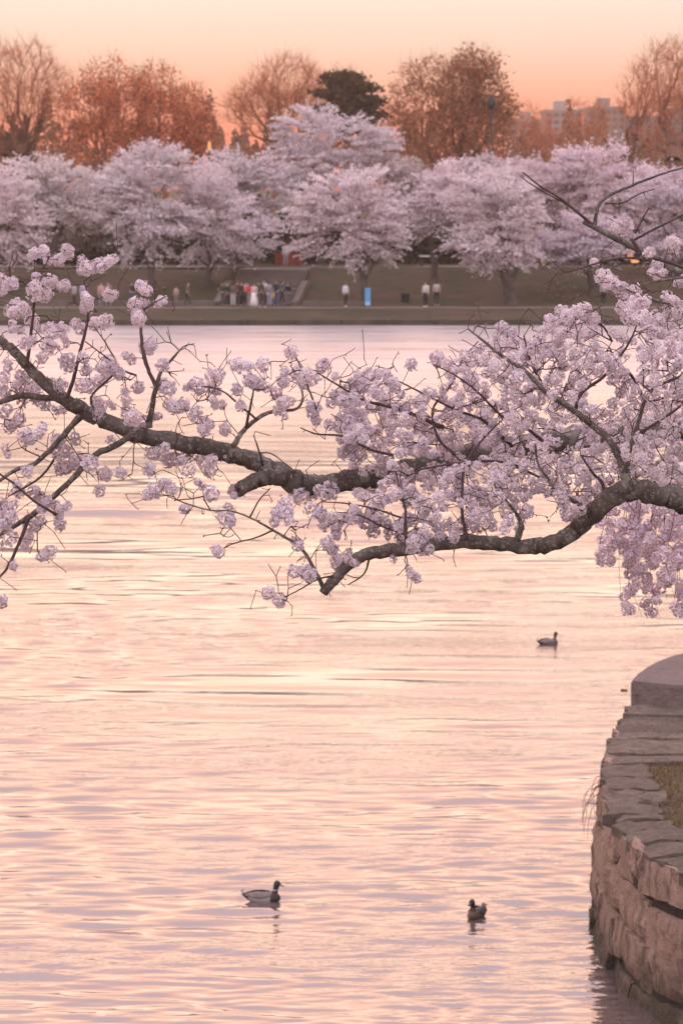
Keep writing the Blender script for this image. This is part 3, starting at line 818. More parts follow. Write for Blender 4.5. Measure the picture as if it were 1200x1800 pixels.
    for a, b_ in ((14, 15), (18, 19)):
        x, y, z, r = V[a]; x2, y2, z2, r2 = V[b_]
        skin_obj('shoe', [(x, y + .03, .045 * k, .047 * k), (x2, y2 - .02, .038 * k, .04 * k)], [(0, 1)], ms, t)
    mh = plain('hair_%d' % int(hair[0] * 999), hair, 0.7, 0.2)
    skin_obj('hair', [(0, .03 * k, 1.64 * k, .092 * k), (0, .045 * k, 1.56 * k, .085 * k), (0, .055 * k, 1.46 * k, .06 * k)], [(0, 1), (1, 2)], mh, t)
    if pack: skin_obj('backpack', [(0, .19 * k, 1.32 * k, .12 * k), (0, .2 * k, 1.1 * k, .13 * k)], [(0, 1)], plain('pack', pack, 0.8), t)
    return t
WHT, BLK, GRY, NAV, TAN = (.68, .64, .64), (.025, .022, .025), (.20, .19, .20), (.05, .055, .09), (.42, .34, .27)
person(400, 228.6, 'person in a dark green jacket and dark trousers, leftmost of the stair group', (.03, .05, .03), (.04, .04, .06), rz=.6, h=1.65)
person(410, 228.2, 'person in pale trousers and dark top seen from behind', (.10, .085, .08), (.48, .45, .44), rz=3.0, h=1.6)
person(424, 228.4, 'person in a long black coat in the middle of the stair group', BLK, BLK, rz=1.0, coat=True)
person(437, 228.0, 'person in a bright red top and grey trousers', (.62, .06, .04), (.28, .24, .25), rz=-1.1, arms=.8, h=1.66)
person(447, 227.6, 'person in a long white dress with pink shoulders', (.66, .42, .40), (.74, .68, .69), rz=-.4, skirt=True, h=1.64, shoes=(.7, .66, .66))
person(461, 227.4, 'tall person in dark brown striding past with pale shoes', (.07, .05, .035), (.06, .045, .035), rz=1.5, stride=.22, h=1.86, shoes=(.55, .5, .45))
person(473, 228.2, 'person in a grey patterned jacket and pale blue trousers', (.26, .25, .26), (.42, .42, .50), rz=2.6, h=1.72)
person(486, 228.8, 'person in a navy jacket and jeans standing with folded arms', (.035, .035, .05), (.11, .12, .17), rz=-.5, arms=.5, h=1.78, pack=(.03, .03, .035))
person(506, 231.5, 'child in a black top and blue grey trousers on the stairs', BLK, (.18, .18, .23), rz=.4, h=1.42, dz=-.1)
person(607, 228.3, 'person in a white shirt and black trousers by the blue panel', (.66, .64, .72), BLK, rz=.7, stride=.12, shoes=(.7, .68, .66), h=1.66)
person(748, 228.0, 'person in a cream jacket and black trousers with white shoes', (.60, .55, .52), BLK, rz=-.6, shoes=(.75, .72, .7), h=1.72)
person(767, 229.6, 'person in a beige sweater facing away beside a friend in cream', (.46, .39, .34), (.04, .035, .035), rz=3.1, shoes=(.6, .56, .54), h=1.7)
person(1060, 229.4, 'person in a pale grey top and black trousers behind the right blossom', (.40, .37, .39), (.022, .03, .028), rz=3.0, h=1.72)
person(416, 229.4, 'person in a maroon top half hidden behind the black coat', (.16, .04, .05), (.06, .05, .06), rz=2.2, h=1.74)
person(454, 229.3, 'person in an olive jacket behind the white dress', (.09, .085, .05), (.12, .12, .14), rz=.2, h=1.7, arms=.6)
person(480, 227.3, 'child in a yellow top at the front of the stair group', (.45, .33, .12), (.10, .12, .18), rz=-2.0, h=1.15, stride=.1)
person(391, 229.6, 'person in a charcoal coat bending at the left end of the stair group', (.06, .055, .06), (.09, .085, .09), rz=-1.3, h=1.6, arms=.9)
person(431, 229.8, 'person in a pale pink top peeping between black coat and red top', (.50, .36, .37), (.05, .05, .06), rz=.9, h=1.62)
person(467, 229.6, 'person in a white hooded top behind the tall strider', (.55, .52, .52), (.05, .05, .07), rz=-2.2, h=1.76)
person(496, 229.9, 'person in a teal jacket just left of the child on the stairs', (.05, .12, .13), (.05, .05, .06), rz=1.8, h=1.68, stride=.15)
person(330, 227.6, 'person in a brown coat strolling left of the stairs', (.17, .11, .08), (.05, .05, .06), rz=1.6, stride=.24, h=1.7)
person(560, 246.6, 'person in a grey coat on the landing above the slope', (.22, .21, .22), (.08, .08, .09), rz=1.4, stride=.2, h=1.72)
person(147, 228.4, 'person in a lilac jacket seen between the left blossom twigs', (.42, .38, .48), (.10, .10, .12), rz=.3, h=1.7)
person(131, 229.0, 'person in a pale blue vest at the left end of the path', (.36, .38, .44), (.05, .06, .06), rz=-.8, h=1.6)
person(178, 228.0, 'person in a peach top and grey green trousers behind the left twigs', (.52, .32, .28), (.22, .24, .23), rz=.5, h=1.68)
person(191, 228.6, 'person in a brown top walking behind one in peach', (.25, .19, .18), (.30, .28, .27), rz=-.4, stride=.14, h=1.7)
person(231, 228.4, 'person in a black hooded top and blue jeans near the lowest left blossom', (.035, .028, .035), (.09, .12, .20), rz=1.2, h=1.7, arms=.4)
person(310, 230.6, 'child in a pink top on the grass left of the stairs', (.48, .28, .27), (.20, .18, .18), rz=.2, h=1.2)
person(502, 246.8, 'person in a pale blue jacket at the fabric screen', (.50, .58, .72), (.36, .33, .36), rz=.2, h=1.75)
person(396, 246.6, 'person in pale clothes on the upper path left of the stairs', (.34, .33, .36), (.10, .09, .10), rz=.8, h=1.7)
person(438, 246.6, 'person in black on the upper path behind the stair group', (.03, .03, .035), (.05, .05, .06), rz=-.3, h=1.72)

# ------------------------------------------------------------------ near stone wall on the right
def stone_mat(name, lo, mid, hi, wet=False):
    b = NB(name)
    co = b.pos()
    oi = b.n('ShaderNodeObjectInfo').outputs['Random']
    n1 = b.noise(co, 2.2, 6, 0.65); n2 = b.noise(co, 9, 6, 0.7); n3 = b.noise(co, 40, 4, 0.6)
    c = b.ramp(n1, [(0.3, lo), (0.5, mid), (0.72, hi)])
    c = b.mix(0.55, c, b.ramp(n2, [(0.32, lo), (0.7, hi)]))
    c = b.mix(b.math('MULTIPLY', oi, 0.45), c, lo)
    c = b.mix(b.math('MULTIPLY', b.math('GREATER_THAN', b.noise(co, 5.0, 5, .75), .61), .5), c, tuple(x * .35 for x in lo))
    if wet:     # weed and damp near the water line, ragged
        z = b.n('ShaderNodeSeparateXYZ'); b.l(co, z.inputs[0])
        mr = b.n('ShaderNodeMapRange'); mr.inputs[1].default_value, mr.inputs[2].default_value = 0.7, 0.1
        b.l(b.math('ADD', z.outputs[2], b.math('MULTIPLY', b.math('SUBTRACT', n1, 0.5), 1.1)), mr.inputs[0])
        c = b.mix(b.math('MULTIPLY', mr.outputs[0], 0.85), c, (0.045, 0.042, 0.028))
        st = b.noise(co, 1.0, 4, 0.6, (3.5, 3.5, .5))
        c = b.mix(b.math('MULTIPLY', b.math('GREATER_THAN', st, .58), 0.45), c, (0.075, 0.06, 0.05))
    h = b.math('ADD', n2, b.math('MULTIPLY', n3, 0.35))
    return b.done(b.bsdf(c, 0.9, h, 1.0, 0.09))
M_WALLSTONE = stone_mat('wall_stone', (0.24, 0.155, 0.115), (0.46, 0.305, 0.23), (0.64, 0.44, 0.345), True)
M_CAPSTONE = stone_mat('cap_stone', (0.08, 0.06, 0.048), (0.20, 0.148, 0.118), (0.33, 0.25, 0.205))
M_COPING = stone_mat('coping_granite', (0.17, 0.12, 0.11), (0.26, 0.195, 0.18), (0.34, 0.26, 0.25))
M_MORTAR = plain('dark_joint', (0.035, 0.028, 0.024), 0.95, 0.3, 8)
ZT = 1.8
edge = catmull([(6.6, 56.5), (5.5, 54.2), (4.75, 52.6), (4.28, 50.9), (3.77, 48.1), (3.48, 45.4), (3.40, 43.0), (3.49, 41.1), (3.66, 40.1), (3.98, 39.1), (4.7, 37.9), (5.8, 37.0), (7.6, 36.3)], 14)
ds = np.concatenate([[0], np.cumsum(np.linalg.norm(np.diff(edge, axis=0), axis=1))])
LEN = ds[-1]
def ept(s):
    x, y = np.interp(s, ds, edge[:, 0]), np.interp(s, ds, edge[:, 1])
    e = 0.15
    tx = np.interp(s + e, ds, edge[:, 0]) - np.interp(s - e, ds, edge[:, 0]); ty = np.interp(s + e, ds, edge[:, 1]) - np.interp(s - e, ds, edge[:, 1])
    l = math.hypot(tx, ty) + 1e-9
    return np.array([x, y]), np.array([ty / l, -tx / l])       # point, outward normal (towards the water)
t_, n_ = ept(LEN / 2)
SGN = 1.0 if n_[0] < 0 else -1.0
def wpt(s, z, out=0.0):
    p, nn = ept(s); nn = nn * SGN
    q = p + nn * (0.14 * (ZT - z) / ZT + out)
    return np.array([q[0], q[1], z])
wall = tag(empty('stone_wall', (4.5, 44, 0)), 'weathered rough stone quay wall bulging into the water at the right', 'wall')
WI = Matrix.Translation((-4.5, -44, 0))
rgw = np.random.default_rng(21)
def stone(s0, s1, z0, z1, n=6, m=4, proud=0.025, rough=0.024, mat=M_WALLSTONE, top=False):
    gs, gzv = np.linspace(s0, s1, n), np.linspace(z0, z1, m)
    sk = rgw.normal(0, 0.05, 4)
    v = []
    pr = proud * rgw.uniform(0.1, 1.7)
    tilt = rgw.normal(0, 0.02, 2)
    for j, z in enumerate(gzv):
        for i, s in enumerate(gs):
            ed = (i in (0, n - 1)) or (j in (0, m - 1))
            cr = (i in (0, n - 1)) and (j in (0, m - 1))
            u, w = i / (n - 1), j / (m - 1)
            zz = z + (sk[0] * (1 - u) + sk[1] * u) * (1 if j in (0, m - 1) else .6) 
            ss = s + (sk[2] * (1 - w) + sk[3] * w)
            o = pr + tilt[0] * (u - .5) * 2 + tilt[1] * (w - .5) * 2 + rgw.normal(0, rough) - (0.016 if ed else 0) - (0.016 if cr else 0)
            v.append(wpt(ss, zz, o))
    b0 = len(v)
    rim = [i for i in range(n)] + [n - 1 + n * j for j in range(1, m)] + [n * (m - 1) + i for i in range(n - 2, -1, -1)] + [n * j for j in range(m - 2, 0, -1)]
    for r in rim:
        j, i = divmod(r, n)
        v.append(wpt(gs[i], gzv[j], -0.22))
    f = [(j * n + i, j * n + i + 1, (j + 1) * n + i + 1, (j + 1) * n + i) for j in range(m - 1) for i in range(n - 1)]
    k = len(rim)
    f += [(rim[a], b0 + a, b0 + (a + 1) % k, rim[(a + 1) % k]) for a in range(k)]
    o = mesh_py('stone', v, f, mat, wall, False)
    for p in o.data.polygons: p.use_smooth = True
    o.data.set_sharp_from_angle(angle=math.radians(24))
    o.matrix_parent_inverse = WI
    return o
z = -0.45
for hgt in (0.66, 0.54, 0.50, 0.47):
    s = rgw.uniform(0, .3)
    while s < LEN - .1:
        w = rgw.uniform(.5, 1.5)
        stone(s + .015, min(s + w - .015, LEN), z + .012 + rgw.uniform(0, .03), z + hgt - .012 + rgw.uniform(-.04, .02))
        s += w
    z += hgt
# joints behind the stones
gs = np.linspace(0, LEN, 90)
v = [wpt(s, zz, -0.06) for zz in (-1.0, 1.7) for s in gs]
o = mesh_py('mortar', v, [(i, i + 1, i + 91, i + 90) for i in range(89)], M_MORTAR, wall); o.matrix_parent_inverse = WI
# capstones laid across the wall top
s = 4.55
while s < LEN - .1:
    w = rgw.uniform(.35, 1.15)
    yy = ept(s)[0][1]; dep = rgw.uniform(.55, .8) if 41.5 < yy < 46.5 else rgw.uniform(1.1, 1.7); zt = ZT + rgw.normal(0, .012); n, m = 4, 6
    v = []
    tl = rgw.normal(0, .02, 2)
    for j in range(m):
        for i in range(n):
            u, q = i / (n - 1), j / (m - 1)
            e_ = (i in (0, n - 1)) or j in (0, m - 1)
            p = wpt(s + .012 + (w - .024) * u + rgw.normal(0, .012), ZT, (.03 + rgw.normal(0, .045) if j == 0 else .02 + rgw.normal(0, .02)) - dep * q)
            p[2] = zt + tl[0] * (u - .5) + tl[1] * (q - .5) + rgw.normal(0, .013) - (.05 if j == 0 else .018 if e_ else 0)
            v.append(p)
    rim = [i for i in range(n)] + [n - 1 + n * j for j in range(1, m)] + [n * (m - 1) + i for i in range(n - 2, -1, -1)] + [n * j for j in range(m - 2, 0, -1)]
    b0 = len(v)
    for r in rim: 
        p = v[r].copy(); p[2] = 1.60 + rgw.normal(0, .03); v.append(p)
    k = len(rim)
    f = [(j * n + i, (j + 1) * n + i, (j + 1) * n + i + 1, j * n + i + 1) for j in range(m - 1) for i in range(n - 1)] + [(rim[a], rim[(a + 1) % k], b0 + (a + 1) % k, b0 + a) for a in range(k)]
    o = mesh_py('capstone', v, f, M_CAPSTONE, wall, True); o.data.set_sharp_from_angle(angle=math.radians(35)); o.matrix_parent_inverse = WI
    s += w
# raised granite coping beyond the rubble wall
cp = catmull([(4.33, 51.15), (4.50, 51.95), (4.87, 53.1), (5.41, 54.15), (6.6, 55.6), (9, 57.4), (14, 59)], 6)
ci = cp + np.array([1.7, -1.0]) * np.linspace(.0, 1, len(cp))[:, None]
outl = [tuple(p) for p in cp] + [(14.5, 56.5), (9.5, 53.8), (6.4, 50.3), (5.1, 50.6)]
bm = bmesh.new()
vs_ = [bm.verts.new((x, y, 1.80)) for x, y in outl]
fa = bm.faces.new(vs_)
ex = bmesh.ops.extrude_face_region(bm, geom=[fa])
for g_ in ex['geom']:
    if isinstance(g_, bmesh.types.BMVert): g_.co.z = 2.17
bmesh.ops.recalc_face_normals(bm, faces=bm.faces[:])
bmesh.ops.bevel(bm, geom=[e for e in bm.edges if e.verts[0].co.z > 2 and e.verts[1].co.z > 2], offset=.025, segments=2, affect='EDGES')
me = bpy.data.meshes.new('coping_slab'); bm.to_mesh(me); bm.free(); me.materials.append(M_COPING)
cpo = tag(link(bpy.data.objects.new('coping_slab', me)), 'smooth raised granite coping slab beyond the rough wall', 'coping')
# soil behind the wall, and the near bank on which the big cherry stands
inner = [wpt(s, ZT, -.3)[:2] for s in np.linspace(0, LEN, 60)]
outl = [tuple(p) for p in inner] + [(9, 35.0), (10, 31), (9, 26.5), (4, 24), (-10, 22.5), (-45, 21), (-45, -25), (60, -25), (60, 75), (14, 62)]
bm = bmesh.new()
vs_ = [bm.verts.new((x, y, 1.74)) for x, y in outl]
fa = bm.faces.new(vs_)
ex = bmesh.ops.extrude_face_region(bm, geom=[fa])
for g_ in ex['geom']:
    if isinstance(g_, bmesh.types.BMVert): g_.co.z = -0.8
bmesh.ops.recalc_face_normals(bm, faces=bm.faces[:])
bmesh.ops.triangulate(bm, faces=bm.faces[:])
me = bpy.data.meshes.new('bank'); bm.to_mesh(me); bm.free()
b = NB('bank_soil'); co = b.coord(); n1, n2 = b.noise(co, 1.2, 6, .65), b.noise(co, 14, 5, .7)
c = b.mix(.5, b.ramp(n1, [(.35, (.10, .07, .045)), (.65, (.13, .11, .055))]), b.ramp(n2, [(.3, (.05, .04, .03)), (.7, (.19, .15, .10))]))
me.materials.append(b.done(b.bsdf(c, .95, n2, .8, .05)))
tag(link(bpy.data.objects.new('bank', me)), kind='structure')
# thin dry turf on that soil
rg = np.random.default_rng(4)
n = 9000
sarr = rg.uniform(3.5, LEN - 3, n); dp = .5 + rg.gamma(1.6, .45, n)
base = np.array([wpt(a, ZT, -d_) for a, d_ in zip(sarr, dp)]); base[:, 2] = 1.735
dr = rg.normal(0, .6, (n, 3)); dr[:, 2] = 1; dr /= np.linalg.norm(dr, axis=1)[:, None]
hh = rg.uniform(.03, .11, n)[:, None]; sd_ = rg.normal(0, 1, (n, 3)); sd_[:, 2] = 0; sd_ /= np.linalg.norm(sd_, axis=1)[:, None]; sd_ *= .007
v = np.stack([base - sd_, base + sd_, base + dr * hh], 1).reshape(-1, 3)
col = np.repeat(np.stack([rg.uniform(.5, 1.2, n), rg.uniform(.45, .9, n), rg.uniform(.4, .8, n)], 1), 3, 0)
go = mesh_np('grass', v, np.arange(3 * n).reshape(-1, 3), petal_mat('turf', (.20, .15, .075), .25), None, False, col)
tag(go, 'thin dry turf behind the rough stone wall', 'grass', kind='stuff')
# dry weed hanging from the wall
sp = Soup()
for k in range(9):
    a = P(1046 + rg.normal(0, 3), 1375 + rg.uniform(-10, 40), 44.9)
    b_ = P(1024 + rg.uniform(-4, 26), 1430 + rg.uniform(0, 70), 44.3)
    mid = (a + b_) / 2 + np.array([-.04 + rg.normal(0, .05), 0, .08])
    pts = catmull([a + (0.12, .15, 0), a, mid, b_], 5)
    sp.add(*tube(pts, np.linspace(.006, .002, len(pts)), 4, 0, False))
wd = sp.build('dry_weed', M_TWIG); tag(wd, 'thin dry weed stalks hanging over the wall edge', 'weed')

# ------------------------------------------------------------------ ducks
def duck_mat(name, head, ring, breast, flank, back, rump):
    b = NB(name); co = b.coord(); s_ = b.n('ShaderNodeSeparateXYZ'); b.l(co, s_.inputs[0])
    X, Y, Z = s_.outputs
    nz = b.noise(co, 60, 5, .7); nb = b.noise(co, 14, 3)
    wob = b.math('MULTIPLY', b.math('SUBTRACT', nb, .5), .05)
    def gt(v, th): return b.math('GREATER_THAN', b.math('ADD', v, wob), th)
    c = b.mix(gt(Z, .075), flank, back)
    c = b.mix(b.math('LESS_THAN', X, -.19), c, rump)
    c = b.mix(gt(X, .095), c, breast)
    up = b.math('MULTIPLY', b.math('GREATER_THAN', Z, .128), b.math('GREATER_THAN', X, .085))
    c = b.mix(up, c, ring)
    up2 = b.math('MULTIPLY', b.math('GREATER_THAN', Z, .139), b.math('GREATER_THAN', X, .085))
    c = b.mix(up2, c, head)
    c = b.mix(.5, c, b.mix(1.0, c, b.ramp(nz, [(.3, (.45, .45, .45)), (.7, (1, 1, 1))]), 'MULTIPLY'))
    return b.done(b.bsdf(c, .65, nz, .3, .004))
def duck(loc, rz, label, mats, headturn=0.0, s=1.0):
    t = tag(empty('duck', loc, rz), label, 'duck', 'mallard ducks on the water')
    t.scale = (s, s, s)
    def loft(rings, sides=16):
        v, f = [], []
        for cx, cz, ry, rx, dx, dz in rings:       # ring centre, half width, half height, ring plane tilt (dx,dz = up axis)
            for k in range(sides):
                a = 2 * math.pi * k / sides
                v.append((cx + dx * rx * math.sin(a), ry * math.cos(a), cz + dz * rx * math.sin(a)))
        for i in range(len(rings) - 1):
            for k in range(sides): f.append((i * sides + k, i * sides + (k + 1) % sides, (i + 1) * sides + (k + 1) % sides, (i + 1) * sides + k))
        f.append(tuple(range(sides))[::-1]); f.append(tuple(range((len(rings) - 1) * sides, len(rings) * sides)))
        return v, f
    body = [(-.285, .072, .012, .006, 0, 1), (-.25, .062, .035, .022, 0, 1), (-.20, .045, .062, .045, 0, 1), (-.13, .03, .085, .068, 0, 1), (-.04, .025, .098, .08, 0, 1), (.05, .025, .098, .08, 0, 1), (.12, .028, .085, .074, 0, 1), (.17, .03, .062, .058, 0, 1), (.20, .032, .03, .03, 0, 1), (.208, .033, .008, .008, 0, 1)]
    neck = [(.105, .03, .055, .06, -.9, .45), (.125, .075, .046, .048, -.93, .36), (.14, .115, .034, .036, -.97, .2), (.147, .145, .031, .034, -1, .0), (.155, .175, .035, .040, -1, -.05), (.165, .20, .039, .047, -1, -.05), (.168, .225, .036, .044, -1, 0), (.165, .243, .025, .03, -1, 0), (.163, .252, .008, .01, -1, 0)]
    v1, f1 = loft(body); v2, f2 = loft(neck)
    if headturn:
        for i, p in enumerate(v2):
            k = min(1, max(0, (p[2] - .09) / .06)); a = headturn * k
            x, y = p[0] - .15, p[1]
            v2[i] = (.15 + x * math.cos(a) - y * math.sin(a), x * math.sin(a) + y * math.cos(a), p[2])
    f = f1 + [tuple(i + len(v1) for i in q) for q in f2]
    o = mesh_py('body', v1 + v2, f, mats['body'], t, True)
    r = o.modifiers.new('remesh', 'REMESH'); r.mode = 'VOXEL'; r.voxel_size = 0.0075; r.use_smooth_shade = True
    q = o.modifiers.new('smooth', 'SMOOTH'); q.factor = .5; q.iterations = 4
    hp = Matrix.Translation((.15, 0, 0)) @ Matrix.Rotation(headturn, 4, 'Z') @ Matrix.Translation((-.15, 0, 0))
    bl = loft([(.190, .205, .018, .017, .15, 1), (.215, .197, .017, .012, .2, 1), (.24, .187, .018, .007, .2, 1), (.258, .180, .015, .004, .2, 1), (.264, .178, .005, .002, .2, 1)], 10)
    bo = mesh_py('bill', [tuple(hp @ Vector(p)) for p in bl[0]], bl[1], mats['bill'], t, True)
    for sgn in (-1, 1):
        bm = bmesh.new(); bmesh.ops.create_icosphere(bm, subdivisions=1, radius=.0055, matrix=hp @ Matrix.Translation((.187, sgn * .033, .216)))
        me = bpy.data.meshes.new('eye'); bm.to_mesh(me); bm.free(); me.materials.append(M_IRON); link(bpy.data.objects.new('eye', me), o)
        # folded wing: a long curved shield over the flank
        wv, wf = [], []
        for i in range(9):
            u = i / 8; x = .09 - .33 * u; hw = .058 * math.sin(math.pi * (u * .86 + .09)) + .006
            for j in range(5):
                w = j / 4; a = .15 + 1.15 * w
                ry = np.interp(x, [-.28, -.2, -.13, -.04, .05, .12], [.025, .066, .09, .104, .104, .09]); rzz = np.interp(x, [-.28, -.2, -.13, -.04, .05, .12], [.026, .05, .073, .086, .086, .08])
                aa = .62 + (w - .5) * hw * 16
                wv.append((x, sgn * (ry + .004) * math.cos(aa), .028 + .012 * u + (rzz + .005) * math.sin(aa) + (.012 * u if w > .5 else 0)))
        for i in range(8):
            for j in range(4): wf.append((i * 5 + j, i * 5 + 5 + j, i * 5 + 6 + j, i * 5 + 1 + j))
        wo = mesh_py('wing', wv, wf, mats['wing'], t, True)
        sl = wo.modifiers.new('solid', 'SOLIDIFY'); sl.thickness = .006; sl.offset = 1
    # tail feathers: white fan and dark curl
    tv, tf = [], []
    for k, a in enumerate((-.5, -.25, 0, .25, .5)):
        c_, s_ = math.cos(a), math.sin(a); i0 = len(tv)
        tv += [(-.25, s_ * .02 - .012, .068), (-.25, s_ * .02 + .012, .068), (-.25 - .075 * c_, s_ * .07 + .010, .098), (-.25 - .085 * c_, s_ * .07, .101), (-.25 - .075 * c_, s_ * .07 - .010, .098)]
        tf.append((i0, i0 + 1, i0 + 2, i0 + 3, i0 + 4))
    to = mesh_py('tail_feathers', tv, tf, mats['tail'], t); to.modifiers.new('solid', 'SOLIDIFY').thickness = .003
    pc = catmull([(-.245, 0, .075), (-.275, 0, .10), (-.27, 0, .122), (-.25, 0, .118)], 5)
    tu = tube(pc, np.linspace(.008, .003, len(pc)), 6); mesh_np('tail_curl', tu[0], tu[1], mats['bill2'], t, True)
    return t
DK = plain('duck_dark', (.03, .025, .025), .6)
drake = dict(body=duck_mat('drake_feathers', (.035, .045, .06), (.55, .5, .5), (.06, .04, .032), (.42, .35, .34), (.24, .19, .17), (.025, .02, .022)),
             bill=plain('drake_bill', (.26, .17, .07), .45), wing=plain('drake_wing', (.20, .155, .14), .75, .3, 30), tail=plain('tail_white', (.6, .55, .53), .8), bill2=DK)
brown = dict(body=duck_mat('hen_feathers', (.05, .042, .052), (.09, .065, .05), (.14, .095, .065), (.15, .105, .075), (.085, .06, .048), (.06, .045, .04)),
             bill=plain('hen_bill', (.10, .065, .04), .5), wing=plain('hen_wing', (.085, .062, .06), .75, .4, 40), tail=plain('hen_tail', (.2, .15, .12), .8), bill2=DK)
far = dict(drake); far['body'] = duck_mat('far_drake_feathers', (.11, .03, .035), (.4, .34, .34), (.12, .075, .07), (.20, .155, .155), (.12, .09, .085), (.03, .022, .022))
duck((D1[0], D1[1], .012), -.12, 'mallard drake with dark head and grey flanks swimming to the right', drake, -.25, 1.08)
duck((D2[0], D2[1], .012), -math.pi / 2 - .38, 'brown duck swimming toward the viewer near the stone wall', brown, -.15, 1.02)
duck((D3[0], D3[1], .0), .42, 'small distant duck with a raised head below the branches', far, .3, .98)
lf = boxes('floating_stick', [(-.065, .065, -.012, .012, -.01, .018)], M_BARE2, None, 0.006)
p = G(1096, 1213); lf.location = p; lf.rotation_euler = (0, 0, -.3); tag(lf, 'small dark stick floating near the coping slab', 'stick')
# ------------------------------------------------------------------ the big cherry in front: traced limbs, grown twigs, blossom clusters
TR = P(1440, 700, 17.3); TR[2] = 1.7
tree = tag(empty('cherry_tree', TR), 'large near cherry tree whose blossoming limbs reach across the picture from the right', 'tree')
TI = Matrix.Translation(-Vector(TR))
NODES, NDIR, NRAD = [], [], []
def limb(name, pts, cutend=False, sides=12, knob=0.05, seed=0, dflt=17.0, mat=None, attach=True, n=6):
    """pts: (px, py, radius px[, distance])"""
    a = np.array([(*P(q[0], q[1], q[3] if len(q) > 3 else dflt), q[2] * .93 / F * (q[3] if len(q) > 3 else dflt)) for q in pts])
    c = catmull(a, n)
    rg = np.random.default_rng(seed + 50)
    r = np.maximum(c[:, 3], .0012)
    if knob: r = r * (1 + rg.normal(0, knob * .6, len(r)))
    c[:, :3] += rg.normal(0, 1, (len(c), 3)) * (r * .08)[:, None]
    V, Fc = tube(c[:, :3], r, sides, knob * .6, True, seed)
    o = mesh_np(name, V, Fc, mat or (M_BARK if a[0, 3] > .012 else M_TWIG), tree, True)
    o.matrix_parent_inverse = TI
    if attach:
        d = np.gradient(c[:, :3], axis=0); d /= np.linalg.norm(d, axis=1)[:, None]
        for i in range(0, len(c), 2):
            if -80 < 600 + F * c[i, 0] / c[i, 1] < 1300:
                NODES.append(c[i, :3]); NDIR.append(d[i]); NRAD.append(r[i])
    return o
# trunk, out of the picture on the right
tv = catmull([(*TR, .42), (TR[0] + .05, TR[1], 2.4, .34), (TR[0] - .03, TR[1] + .05, 5, .30), (TR[0], TR[1], 7.2, .29), (TR[0] + .05, TR[1], 8.6, .22), (TR[0] + .2, TR[1] + .2, 10.5, .12), (TR[0] + .1, TR[1] + .5, 12.0, .05)], 6)
V, Fc = tube(tv[:, :3], tv[:, 3], 14, .04)
o = mesh_np('trunk', V, Fc, M_BARK, tree, True); o.matrix_parent_inverse = TI
limb('limb', [(1440, 790, 34, 17.3), (1330, 760, 29, 17.6), (1230, 748, 26, 17.8), (1160, 752, 24, 17.9), (1060, 765, 23, 18), (1000, 772, 22, 18), (900, 787, 21, 17.9), (800, 806, 21, 17.8), (700, 830, 20, 17.6), (640, 840, 20, 17.5), (580, 850, 20, 17.4), (540, 851, 21, 17.4), (500, 838, 21, 17.4), (450, 812, 18, 17.4), (400, 796, 17, 17.3), (330, 780, 16.5, 17.2), (260, 768, 16, 17.2), (200, 746, 15, 17.1), (150, 724, 14, 17.1), (100, 692, 12.5, 17), (60, 656, 10.5, 17), (30, 622, 9, 17), (0, 598, 7.5, 17), (-70, 560, 4, 17)], True, 14, .07, 1)
limb('limb', [(1440, 930, 33, 17.3), (1330, 905, 29, 16.8), (1200, 880, 24, 16.4), (1150, 867, 22, 16.3), (1100, 862, 21, 16.3), (1060, 885, 19, 16.3), (1020, 925, 17, 16.4), (985, 948, 15.5, 16.4), (940, 960, 15, 16.5), (880, 956, 13.5, 16.5), (820, 951, 14, 16.5), (760, 957, 12.5, 16.5), (700, 966, 13, 16.5), (650, 973, 12, 16.5), (620, 986, 11.5, 16.5), (590, 1016, 10, 16.5), (568, 1042, 9.5, 16.5)], True, 12, .07, 2)
limb('cut_stub', [(505, 838, 17, 17.4), (470, 838, 15.5, 17.3), (440, 850, 14, 17.25), (416, 863, 13, 17.2)], True, 12, .05, 3)
limb('limb', [(1440, 600, 30, 17.5), (1330, 545, 17, 18.6), (1250, 505, 10, 19.4), (1195, 478, 6.5, 19.9), (1150, 456, 6, 20), (1110, 433, 6, 20), (1060, 408, 6, 20), (1024, 388, 5.5, 20)], True, 10, .07, 4)
